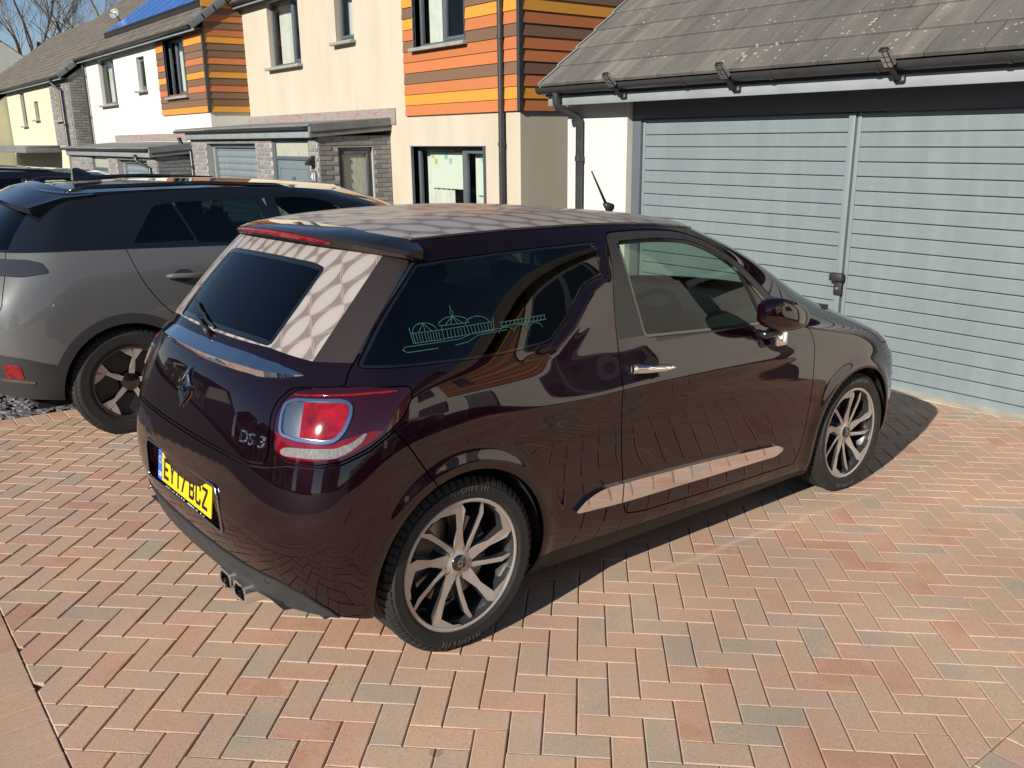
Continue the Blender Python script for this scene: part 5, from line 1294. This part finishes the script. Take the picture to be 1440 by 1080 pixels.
# underside fins of the diffuser and floor pan
b=MB();b.add([(a,c,h) for h in (.172,.215) for a,c in ((-.34,-.58),(.37,-.58),(.37,-.765),(2.09,-.765),(2.09,-.58),(2.95,-.58),(2.95,.58),(2.09,.58),(2.09,.765),(.37,.765),(.37,.58),(-.34,.58))],[tuple(range(12))[::-1],tuple(range(12,24))]+[(i,(i+1)%12,12+(i+1)%12,12+i) for i in range(12)]);b.obj('floor_pan','seam_black',CAR)  # pan widened between the wheels to block sunlight leaking under the sills
for yy in (-.535,.535):
    b=MB();b.prism([(-.575,.262),(-.55,.232),(-.42,.215),(-.38,.26)],lambda a,c,d:(a,d,c),yy-.065,yy+.065);b.obj('diffuser_fin','arch_plastic',diff)
# wheel wells
for wx in (0,WB):
    for m in (1,-1):
        b=MB();b.lathe([(.352,0),(.352,.30),(.0,.30)],36,lambda p,q,h:(wx+p,m*(.815-h),.305+q),math.radians(-3),math.radians(183));b.obj('wheel_well','seam_black',CAR)
for wx,st in ((0,0),(WB,0)):
    for m in (-1,1):
        wheel_mesh(CAR,'wheel',wx,m*.735,WR,.2345,.215 if False else .20,m,'turbine')
# raised maker name on the near rear tyre
def tyre_text(txt,wx,m,r0,size,a_mid):
    n=len(txt);b=MB()
    for i,ch in enumerate(txt):
        g=text_mesh(ch,size,.0008);a=a_mid+(n-1-2*i)*.5*size*.78/r0*1.0
        for k,p in enumerate(g.v):
            rr=r0+p[1];aa=a-p[0]/r0*1.0;g.v[k]=(wx+ -m*-1*rr*math.cos(aa)*1 if False else wx+rr*math.cos(aa)*(1),m*(.735+.2*.507+.0006+p[2]),WR+rr*math.sin(aa))
        b.add(g.v,g.f)
    return b
plain('tyre_print',(.06,.06,.062),.55)
for wx in (0,WB):
    for a in (86,266):
        b=tyre_text('MICHELIN',wx,-1,.2745,.026,math.radians(a));o=b.obj('tyre_lettering','tyre_print',CAR);o['kind']='stuff'
# front lamps, grille (hidden from this side but part of the car)
f_hl=K.uv(roundpoly([(13.6,4.05),(14.6,3.75),(15.9,3.70),(15.9,4.02),(15.1,4.35),(14.2,4.75),(13.5,4.85)],.1));both('headlamp','lamp_glass',[f_hl],CAR,.003,.006)
f_gr=K.uv(roundpoly([(15.9,1.3),(20,1.3),(20,3.3),(16.2,3.3)],.1));centre('grille','matte_black',[f_gr],CAR,.004,.006)
# ---------------------------------------------------------------- cabin
b=MB();b.box(-.45,2.05,-.68,.68,.20,.30);cab=b.obj('cabin_floor','dash',CAR)
b=MB();b.prism([(1.50,.86),(1.62,.93),(2.10,.96),(2.42,.955),(2.30,.35),(1.72,.35),(1.66,.68)],lambda a,c,d:(a,d,c),-.66,.66);b.obj('dashboard','dash',CAR,sharp=40)
b=MB();b.bbox(1.50,1.66,-.50,-.20,.905,.985,.03);b.obj('instrument_hood','dash',CAR,sharp=50)
b=MB();ctr=Vector((1.40,-.36,.90));q=Matrix.Rotation(math.radians(-63),3,'Y')
b.lathe([(.185+.016*math.cos(k*math.pi/4),.016*math.sin(k*math.pi/4)) for k in range(9)],40,lambda p,q_,h:tuple(ctr+q@Vector((p,q_,h))));b.tube([tuple(ctr),tuple(ctr+Vector((.22,0,-.12)))],.03,8)
for a in (0,2.2,4.1): b.tube([tuple(ctr),tuple(ctr+q@Vector((.18*math.cos(a+1.57),.18*math.sin(a+1.57),0)))],[.05,.014],8)
b.obj('steering_wheel','matte_black',CAR,smooth=True)
def seat(xc,yc,w_,front=True):
    b=MB();b.bbox(xc,xc+.50,yc-w_/2,yc+w_/2,.38,.56,.06)
    bm=bmesh.new();bmesh.ops.create_cube(bm,size=1,matrix=Matrix.Translation((xc-.06,yc,.80))@Matrix.Rotation(math.radians(-16),4,'Y')@Matrix.Diagonal((.14,w_,.60,1)));bmesh.ops.bevel(bm,geom=bm.edges[:],offset=.05,segments=3,affect='EDGES');b.bm(bm);s=b.obj('seat','seat_fabric',CAR,sharp=60)
    for yy in ([yc] if front else [yc-w_*.3,yc+w_*.3]):
        bm=bmesh.new();bmesh.ops.create_cube(bm,size=1,matrix=Matrix.Translation((xc-.19,yy,1.16))@Matrix.Rotation(math.radians(-16),4,'Y')@Matrix.Diagonal((.09,.25,.17,1)));bmesh.ops.bevel(bm,geom=bm.edges[:],offset=.035,segments=3,affect='EDGES');h=MB();h.bm(bm);h.obj('headrest','seat_fabric',s,sharp=60)
seat(.86,-.36,.50);seat(.86,.36,.50);seat(.02,0,1.15,False)
b=MB();b.bbox(-.36,-.02,-.60,.60,.86,.90,.01);b.obj('parcel_shelf','dash',CAR,sharp=40)
b=MB();b.bbox(1.52,1.55,-.12,.12,1.27,1.33,.012);b.obj('interior_mirror','matte_black',CAR,sharp=40)
# line drawing stuck on the quarter window: pavilion, quay and arched bridge
def qpt(px,pz):
    i=np.argmin(((x-px)**2+(z-pz)**2)+(y<.4)*9);P=K.S.reshape(-1,3)[i];N=K.N.reshape(-1,3)[i];return (px,-(P[1]+.0025),pz),(N[0],-N[1],N[2])
def Lq(pts,w_=.0028):
    pp=[qpt(*p) for p in pts];return ribbon([p[0] for p in pp],w_,[p[1] for p in pp])
# local frame of the drawing: origin lower left, x forward, z up along the glass
ox,oz=-.185,1.052;sc_=.00345
def D(*pts,w_=.0026): return Lq([(ox+a*sc_,oz+c*sc_*.60) for a,c in pts],w_*.8)
dec=MB()
def addp(m): dec.add(m.v,m.f)
arc=lambda cx,cz,r,a0,a1,n=9,e=1.0:[(cx+r*math.cos(math.radians(a0+(a1-a0)*i/n)),cz+r*e*math.sin(math.radians(a0+(a1-a0)*i/n))) for i in range(n+1)]
addp(D((0,6),(4,10),(38,11),(62,12),(80,18),(122,20),w_=.0024));addp(D((0,6),(4,2),(36,3)));addp(D((55,4),(70,6),(84,14),(120,16)))
for a in range(14,44,3): addp(D((a,14),(a,27)))
for a in range(50,104,4): addp(D((a,15+(a-50)*.05),(a,27+(a-50)*.05)))
addp(D((12,14),(12,36)));addp(D((45,14),(46,33)));addp(D((104,18),(106,38)));addp(D((12,28),(46,28)));addp(D((46,28),(104,31)));addp(D((12,14),(46,14)));addp(D((46,15),(104,18)))
addp(D(*arc(27,28,13,180,0)));addp(D(*arc(60,34,17,180,0,9,.7)));addp(D(*arc(86,31,14,180,0,8,.8)))
addp(D((60,46),(62,52),(60,56),(58,52),(60,46)));addp(D((60,56),(60,62)));addp(D((44,34),(76,34)))
for a in (20,27,34): addp(D((a,28),(27,41)))
for a in (50,56,64,70): addp(D((a,34),(60,46)))
addp(D((112,22),(172,24),w_=.003));addp(D((112,28),(172,31),w_=.003))
for a in range(114,172,5): addp(D((a,22.5),(a+2.5,30)));
for a in (118,137,156): addp(D(*arc(a,12,9,180,0)))
o=dec.obj('window_decal','decal_teal',CAR)
TREES=[(-62,10.2,15,3,'tall bare tree with a forked trunk behind the yellow house'),(-58,12.6,16,8,'tall bare tree standing over the brown tiled roof'),(-66,14.5,14,21,'bare tree furthest back behind the solar panelled house'),(-64,7.6,13,33,'slim bare tree beyond the grey gabled house')]
SHRUB=(-10.2,.55)
# ================================================================ neighbouring vehicles
def suv_rings():
    R=hatch_rings().copy();x,y,z=R[...,0].copy(),R[...,1].copy(),R[...,2].copy()
    z2=np.interp(z,[.14,.24,.36,.57,.74,.9,1.0,1.165,1.325,1.41],[.20,.31,.45,.68,.86,1.02,1.125,1.265,1.40,1.475])
    x2=np.interp(x,[-.66,-.5,0,2.464,3.3],[-.80,-.63,0,2.605,3.45])
    up=np.clip((z2-1.08)/.35,0,1);x2-=.13*up*np.clip((.7-x2)/.8,0,1)
    R[...,0],R[...,1],R[...,2]=x2,y*1.77/1.715,z2
    R[3:5,:,0]=np.where(R[3:5,:,0]<-.3,R[3:5,:,0]-.02,R[3:5,:,0]);return R
def make_suv(name,label,mat4,paint,roofm,full=True,res=(16,12),wheels='star',group=None,cat='car'):
    C=thing(name,label,cat,mat=mat4,group=group);K2=Skin(suv_rings(),*res);x,y,z,U,V=K2.x,K2.y,K2.z,K2.U,K2.V;WB2=2.605
    def cut2(nm,mat,fields,par,off=0,thick=.01,cen=False):
        p=K2.cut(fields,off)
        if cen: return shell(weld(p,mirror(p)),nm,mat,par,thick)
        return [shell(mirror(p),nm,mat,par,thick),shell(p,nm,mat,par,thick)]
    d=np.minimum(np.hypot(x,z-.33),np.hypot(x-WB2,z-.33));d=np.where(y>.45,d,9);f_arch=d-.375;f_fl=d-.435
    f_belt=K2.metric((6.03+.0*U)-V);f_belt=np.where(U<3.2,np.maximum(f_belt,K2.metric(6.03+(3.2-U)*.0-V)),f_belt)
    f_low=np.where(U<5.2,K2.metric(V-np.interp(U,[0,2,3.5,4.6],[2.55,2.55,2.3,1.9])),np.where(U>12.5,K2.metric(V-2.2),z-.345))
    qw=roundpoly([(.10,1.165,.02),(.26,1.375,.03),(.37,1.39,.01),(.47,1.165,.01)],.02)
    rw=roundpoly([(.39,1.39,.01),(.92,1.405,.05),(1.0,1.12,.02),(.49,1.15,.01)],.02)
    fwp=roundpoly([(1.04,1.405,.02),(1.35,1.395,.1),(1.62,1.29,.1),(1.90,1.10,.03),(1.10,1.12,.02)],.03)
    fq,fr,ff=[np.where((y>.4),sdpoly(x,z,p),1.) for p in (qw,rw,fwp)]
    f_ws=np.where(U>12,K2.metric(np.maximum.reduce([13.9-U,6.12-V,V-8.9])),1.)
    f_rg=np.where(U<5,K2.metric(np.maximum.reduce([U-2.55+.12*(V-6),6.15-V,V-8.05])),1.)
    tl=roundpoly([(-1.0,5.05),(2.0,5.05),(3.3,5.0),(4.15,5.15),(3.95,5.55),(3.4,5.72),(2.0,5.75),(-1,5.75)],.08);f_tl=K2.uv(tl)
    g=.003
    dr=roundpoly([(.047,1.30,.02),(.047,1.15,.02),(.11,.95,.2),(.216,.79,.1),(.36,.66,.15),(.48,.45,.1),(.52,.30,.02),(1.045,.30,.01),(1.055,1.30,.01)],.05);f_dr=np.where(y>.4,sdpoly(x,z,dr),1.)
    fdoor=roundpoly([(1.055,1.30,.01),(1.045,.30,.01),(2.02,.30,.04),(2.12,.70,.1),(2.08,1.06,.05),(2.0,1.3,.05)],.05);f_fd=np.where(y>.4,sdpoly(x,z,fdoor),1.)
    f_hs=np.where(U<5,K2.metric(U-(2.95-.22*np.abs(V-4))),1.)
    bf=[-f_fl,-f_low,-f_belt,g-f_tl]
    body=cut2('front_body',paint,bf+[g-f_fd,1.05-x],C,0,.01,True);cut2('rear_quarter',paint,bf+[g-f_dr,g-f_hs,x-1.05],C)
    cut2('rear_door',paint,bf+[f_dr+g],C);cut2('front_door',paint,bf+[f_fd+g],C);cut2('tailgate',paint,bf+[f_hs+g],C,0,.01,True)
    for f in (f_dr,f_fd,f_hs):
        o=cut2('shut_line','seam_black',[np.abs(f)-.03,-f_belt,-f_fl,-f_low,g-f_tl],body,-.010,0,True)
        if o: o['kind']='stuff'
    cut2('upper_shell',roofm,[f_belt-.0005,-fq,-fr,-ff,-f_ws,-f_rg],C,0,.01,True)
    cut2('lower_cladding','arch_plastic',[np.minimum(f_low,f_fl),-f_arch],C,.003,.012,True)
    cut2('tail_lamp','lens_lamp_smoked',[f_tl],C,.002,.01)
    for nm,f in (('quarter_window',fq),('rear_door_window',fr),('front_door_window',ff)): cut2(nm,'glass_privacy' if nm!='front_door_window' else 'glass_green',[f],C,-.003,0)
    cut2('windscreen','glass_screen',[f_ws],C,-.003,0,True);cut2('rear_window','glass_rear',[f_rg],C,-.003,0,True)
    # roof
    nuc=res[0];edge=K2.S[-1];rear=res_(edge[:4*nuc+1],16);front=res_(edge[14*nuc:][::-1],16);sd=res_(edge[4*nuc:14*nuc+1],34);s=np.linspace(0,1,34)
    cen=np.stack([rear[0,0]+(front[0,0]-rear[0,0])*s,0*s,rear[0,2]+(front[0,2]-rear[0,2])*s+.045*np.sin(np.pi*s)**.8],1);s2=s[:,None,None];v2=np.linspace(0,1,16)[None,:,None]
    G=(1-v2)*cen[:,None]+v2*sd[:,None]+(1-s2)*rear[None]+s2*front[None]-((1-s2)*(1-v2)*rear[0]+(1-s2)*v2*rear[-1]+s2*(1-v2)*front[0]+s2*v2*front[-1])
    ii=np.arange(34*16).reshape(34,16);RV=G.reshape(-1,3);RF=[tuple(q) for q in np.stack([ii[:-1,:-1],ii[1:,:-1],ii[1:,1:],ii[:-1,1:]],-1).reshape(-1,4).tolist()];RN=np.tile([0,0,1.],(len(RV),1))
    shell(weld((RV,RN,RF),(RV*np.array([1,-1,1]),RN,[f[::-1] for f in RF])),'roof_panel',roofm,C,.004)
    if full:
        # shut lines, rails, spoiler, fin, handles, bumper details
        for m in (-1,1):
            b=MB();b.tube([(-.20,m*.615,1.462),(-.08,m*.62,1.487),(.6,m*.625,1.500),(1.10,m*.605,1.478),(1.22,m*.60,1.452)],[.008,.013,.014,.013,.008],8);b.obj('roof_rail','gloss_black',C,smooth=True)
            b=MB();b.tube([(.385,m*.699,1.385),(.482,m*.780,1.155)],.009,6);b.obj('window_bar','chrome_satin',C)
            b=MB();b.tube([(.965,m*.700,1.398),(1.035,m*.782,1.128)],.011,6);b.obj('window_bar','chrome_satin',C)
            def hs(xx,zz):
                i=np.argmin((x-xx)**2+(z-zz)**2+(y<.4)*9);return K2.S.reshape(-1,3)[i]
            q=K2.cut([np.where(y>.4,np.hypot((x-.36)/1.7,z-.962)-.038,1.)],.0015);shell(q if m>0 else mirror(q),'handle_pocket','matte_black',C,0)
            b=MB();pts=[(.255,.965),(.29,.968),(.40,.962),(.47,.956),(.495,.952)];b.tube([(a,m*(hs(a,c)[1]+(.008 if i in (0,4) else .032)),c) for i,(a,c) in enumerate(pts)],[.012,.016,.017,.016,.012],8);b.obj('door_handle',paint,C,smooth=True)
            b=MB();P=hs(-.55,.50);b.bbox(-.655,-.60,min(m*.60,m*.70),max(m*.60,m*.70),.475,.545,.006)
            f_rf=np.where(U<5,K2.metric(np.maximum(np.abs(U-3.05)-.28,np.abs(V-1.75)-.30)),1.);q=K2.cut([f_rf],.006);shell(q if m>0 else mirror(q),'rear_reflector','lens_bright',C,.006)
            f_cs=np.where(U<5,K2.metric(np.maximum(np.abs(U-2.9)-.75,np.abs(V-1.30)-.05)),1.);q=K2.cut([f_cs],.008);shell(q if m>0 else mirror(q),'bumper_strip','chrome_satin',C,.006)
        vs=[];n=24
        for i in range(n+1):
            yy=-.64+1.28*i/n;t_=abs(yy)/.64;xr=-.465+.06*t_**3;j=np.argmin(np.abs(edge[:6*nuc,1]-min(abs(yy),.585)));xf=edge[j][0]+.10;zf=1.496-.05*t_**2.2;zr=1.398-.02*t_**2
            vs+=[(xf,yy,zf),(xf*.5+xr*.5,yy,(zf+zr)/2+.018),(xr,yy,zr),(xr+.012,yy,zr-.035),(xf-.10,yy,zf-.15)]
        b=MB();b.add(vs,[(i*5+k,(i+1)*5+k,(i+1)*5+(k+1)%5,i*5+(k+1)%5) for i in range(n) for k in range(5)]+[tuple(range(5)),tuple(n*5+k for k in range(5))[::-1]]);b.obj('roof_spoiler',roofm,C,sharp=40)
        b=MB();pr=[(-.02,1.50),(.16,1.505),(.14,1.515),(.03,1.575),(-.0,1.58),(-.015,1.57)];vs=[(a,s_*(.030 if c<1.54 else .008),c) for s_ in (-1,1) for a,c in pr];n=6
        b.add(vs,[tuple(range(6)),tuple(range(6,12))[::-1]]+[(i,n+i,n+(i+1)%n,(i+1)%n) for i in range(n)]);b.obj('shark_fin_aerial',roofm,C,smooth=False)
    b=MB();b.box(-.5,3.1,-.72,.72,.22,.26);b.obj('floor_pan','seam_black',C)
    b=MB();b.prism([(1.62,.95),(1.75,1.03),(2.45,1.05),(2.4,.4),(1.8,.4)],lambda a,c,d:(a,d,c),-.68,.68);b.obj('dashboard','dash',C)
    for yy in (-.38,.38):
        for xc in (.95,.02):
            b=MB();b.bbox(xc,xc+.5,yy-.26,yy+.26,.45,.63,.05);bm=bmesh.new();bmesh.ops.create_cube(bm,size=1,matrix=Matrix.Translation((xc-.06,yy,.90))@Matrix.Rotation(-.26,4,'Y')@Matrix.Diagonal((.14,.5,.6,1)));bmesh.ops.bevel(bm,geom=bm.edges[:],offset=.05,segments=2,affect='EDGES');b.bm(bm)
            bm=bmesh.new();bmesh.ops.create_cube(bm,size=1,matrix=Matrix.Translation((xc-.18,yy,1.25))@Matrix.Diagonal((.09,.25,.17,1)));bmesh.ops.bevel(bm,geom=bm.edges[:],offset=.035,segments=2,affect='EDGES');b.bm(bm);b.obj('seat','seat_fabric',C,sharp=60)
    for wx in (0,WB2):
        for m in (-1,1):
            wheel_mesh(C,'wheel',wx,m*.755,.335,.222,.215,m,'star')
            b=MB();b.lathe([(.375,0),(.375,.30),(0,.30)],28,lambda p,q,h:(wx+p,m*(.83-h),.33+q),math.radians(-3),math.radians(183));b.obj('wheel_well','seam_black',C)
    return C
res_=res
plain('lens_lamp_smoked',(.030,.032,.036),.06,coat=1,coatr=.01)
plain('roof_black',(.006,.007,.009),.10,coat=1.0,coatr=.01)
def place(X,Y,rot=0):
    return Matrix.Translation((X,Y,gz(X,Y)))@Matrix(((1,0,0,0),(0,1,0,0),(.0095,-.0344,1,0),(0,0,0,1)))@Matrix.Rotation(math.radians(90)+rot,4,'Z')
make_suv('sport_utility_car','light grey sport utility car with gloss black roof beside the aubergine hatchback',place(-3.30,-.14),'paint_grey','roof_black')
make_suv('sport_utility_car','dark blue car glimpsed past the grey sport utility car rear window',place(-8.7,-.9),'paint_blue','paint_blue',True,(10,8))
make_suv('sport_utility_car','tall black car with roof rails parked nearest the front door porches',place(-11.2,-.25)@Matrix.Scale(1.22,4),'roof_black','roof_black',True,(10,8))
# parked on the neighbouring drive to the right, seen only as a reflection in the hatchback flank
make_suv('sport_utility_car','dark car on the drive to the right of the garage',place(10.2,3.2,math.pi*.5),'paint_blue','roof_black',False,(10,8))
# ================================================================ bare trees behind the row
def tree(X,Y,h,seed,label,lean=(0,0)):
    r=random.Random(seed);z0=gz(max(X,-40),min(Y,40))-.2;Tn=thing('bare_tree',label,'tree',(X,Y,z0),'bare trees behind the houses')
    tr=MB();br=MB()
    def grow(p,d,L,rad,lev):
        n=5 if lev<2 else 3;pts=[p];rs=[rad];q=p.copy();dd=d.copy()
        for i in range(n):
            dd=(dd+Vector((r.gauss(0,.10),r.gauss(0,.10),r.gauss(.03,.06)))*(1+.3*lev)).normalized();q=q+dd*L/n;pts.append(q.copy());rs.append(rad*(1-.55*(i+1)/n))
        (tr if lev==0 else br).tube(pts,rs,7 if lev==0 else (5 if lev<3 else 3),False)
        if lev>=5: return
        k=(7 if lev==0 else 4 if lev<4 else 3)
        for j in range(k):
            t_=r.uniform(.30 if lev==0 else .25,1.0);i=min(int(t_*n),n-1);base=pts[i]+(pts[i+1]-pts[i])*(t_*n-i)
            a=r.uniform(0,6.28);sp=r.uniform(.35,.75);ax=Vector((math.cos(a),math.sin(a),0));nd=(dd*math.cos(sp)+ax*math.sin(sp)+Vector((0,0,.18))).normalized()
            grow(base,nd,L*r.uniform(.48,.68),max(rs[i]*r.uniform(.42,.6),.007),lev+1)
    grow(Vector((X,Y,z0)),Vector((lean[0],lean[1],1)).normalized(),h*.62,h*.020,0)
    tr.obj('trunk','bark',Tn,smooth=True);o=br.obj('crown','bark',Tn,smooth=True)
for X,Y,h,s,lb in TREES: tree(X,Y,h,s,lb)
# ================================================================ street side behind the camera (mirrored in paint and glass)
def back_house(x0,x1,y,face,wallm,label,e=4.4,dep=8,clad=None,zb=0):
    H=thing('street_house',label,'house',((x0+x1)/2,y,zb));s=face   # face=+1 looks to +Y, -1 to -Y
    ya,yb=(y,y-dep*s)
    def q(b,*p): b.poly(p)
    b=MB();b.box(x0,x1,min(ya,yb),max(ya,yb),zb-1,e);
    ym=(ya+yb)/2;hr=math.tan(P35)*dep/2
    b.poly([(x0,ya,e),(x0,yb,e),(x0,ym,e+hr)]);b.poly([(x1,ya,e),(x1,yb,e),(x1,ym,e+hr)]);b.obj('wall',wallm,H)
    b=MB();b.box(x0-.1,x1+.1,0,1,0,1);b=MB()
    for sy,en in ((s,ya),(-s,yb)):
        b.add([(x0-.2,en+sy*.3,e-.05),(x1+.2,en+sy*.3,e-.05),(x1+.2,ym,e+hr+.15),(x0-.2,ym,e+hr+.15),(x0-.2,en+sy*.3,e-.2),(x1+.2,en+sy*.3,e-.2)],[(0,1,2,3),(0,1,5,4)])
    b.obj('roof','tile_far',H)
    w=x1-x0
    for fx,z0,z1,ww in ((.2,.9,2.0,1.5),(.75,.9,2.0,1.6),(.2,3.0,4.0,1.2),(.5,3.1,4.0,.6),(.78,3.0,4.0,1.3)):
        cx=x0+w*fx;b=MB();yy=ya+s*.02;b.bbox(cx-ww/2,cx+ww/2,min(yy,yy+s*.05),max(yy,yy+s*.05),zb+z0,zb+z1,.01);f=b.obj('window','upvc_grey',H)
        for k in (-1,1):
            b=MB();b.quad((cx+k*ww/4-ww*.21,yy+s*.053,zb+z0+.08),(cx+k*ww/4+ww*.21,yy+s*.053,zb+z0+.08),(cx+k*ww/4+ww*.21,yy+s*.053,zb+z1-.08),(cx+k*ww/4-ww*.21,yy+s*.053,zb+z1-.08));b.obj('pane','pane_dark',f)
    b=MB();yy=ya+s*.02;b.bbox(x0+w*.45,x0+w*.45+1.0,min(yy,yy+s*.05),max(yy,yy+s*.05),zb-.3,zb+2.05,.01);b.obj('door','steel_door',H)
    if clad:
        z=zb+2.3;i=0
        while z<e-.05:
            b=MB();b.box(clad[0],clad[1],min(ya,ya+s*.03),max(ya,ya+s*.03),z,min(z+.15,e));b.obj('board','board_'+['brown','orange','brown','gold'][i%4],H);z+=.157;i+=1
    return H
plain('pane_dark',(.02,.025,.03),.04,coat=1)
back_house(3.4,12.5,5.6,-1,'render_white','white house with brown cladding to the right of the garage',4.3,9,(6.0,9.2),-.1)
back_house(13.5,22.5,4.6,-1,'render_cream','cream house two doors to the right of the garage',4.5,9,(14.2,17.0),0)
back_house(-19,-10,-25,1,'render_cream','cream house across the street facing the grey car',5.4,9,None,.8)
back_house(-8.5,.5,-27,1,'render_white','white house across the street facing the hatchback',5.6,9,(-3.5,.2),.9)
back_house(3,12,-31,1,'render_sand','sand coloured house across the street on the corner',5.8,9,None,1.0)
back_house(-34,-25,-15,1,'render_white','white house along the street opposite the brick cornered house',3.9,7,(-28,-25.2),-.3)
back_house(-44,-35,-16,1,'render_cream','cream house further along the street with plain walls',3.9,7,None,-.5)
back_house(-54.5,-45.5,-15,1,'render_white','white house at the street end opposite the row',3.9,7,(-49,-45.8),-.6)
back_house(-24,-20,-22,1,'render_sand','narrow sand coloured house set back across the street',4.4,8,None,.3)
back_house(19,28,-22,1,'render_cream','cream house far along the street corner',5.4,9,(19.5,22),.7)
# lawn patch and hedge on the neighbouring plot
b=MB();b.poly([(7.0,-3.5,gz(7,-3.5)+.02),(14,-3.5,gz(14,-3.5)+.02),(14,3.0,gz(14,3)+.02),(7.0,3.0,gz(7,3)+.02)]);tag(b.obj('lawn','lawn_green'),'small front lawn on the plot right of the drive','lawn',kind='structure')
hd=MB();r=random.Random(4)
for i in range(9000):
    xx,yy,zz=r.uniform(7.1,7.9),r.uniform(-3.4,1.2),r.uniform(.0,.95);a=r.uniform(0,6.28);t_=r.uniform(-.6,.6);s=r.uniform(.025,.05);u=Vector((math.cos(a),math.sin(a),t_))*s;w_=Vector((-math.sin(a),math.cos(a),r.uniform(-.5,.5)))*s*.7;c=Vector((xx,yy,zz+gz(xx,yy)));hd.add([c-u,c+w_,c+u,c-w_],[(0,1,2,3)])
plain('leaf_green',(.045,.075,.025),.7,var=.4,vs=3)
H_=thing('garden_hedge','low clipped green hedge on the plot right of the drive','hedge',(7.5,-1.1,0));hd.obj('foliage','leaf_green',H_)
b=MB();b.box(7.35,7.65,-3.2,1.0,-.1,.75);b.obj('core','bark',H_)
# little shrub between the parked cars, far left
sh=MB()
SX,SY=SHRUB
for i in range(900):
    v=Vector((r.gauss(0,.16),r.gauss(0,.16),r.uniform(0,1.0)));a=r.uniform(0,6.28);s=r.uniform(.02,.045);u=Vector((math.cos(a),math.sin(a),r.uniform(-.5,.5)))*s;w_=Vector((-math.sin(a),math.cos(a),r.uniform(-.5,.5)))*s*.6;c=Vector((SX,SY,gz(SX,SY)+.25))+v;sh.add([c-u,c+w_,c+u,c-w_],[(0,1,2,3)])
S_=thing('potted_shrub','small yellow green shrub between the dark parked cars','shrub',(SX,SY,gz(SX,SY)));plain('leaf_lime',(.16,.17,.04),.7,var=.4,vs=6);sh.obj('foliage','leaf_lime',S_)
b=MB();b.tube([(SX,SY,gz(SX,SY)),(SX,SY,gz(SX,SY)+.5)],.02,6);b.obj('stem','bark',S_)
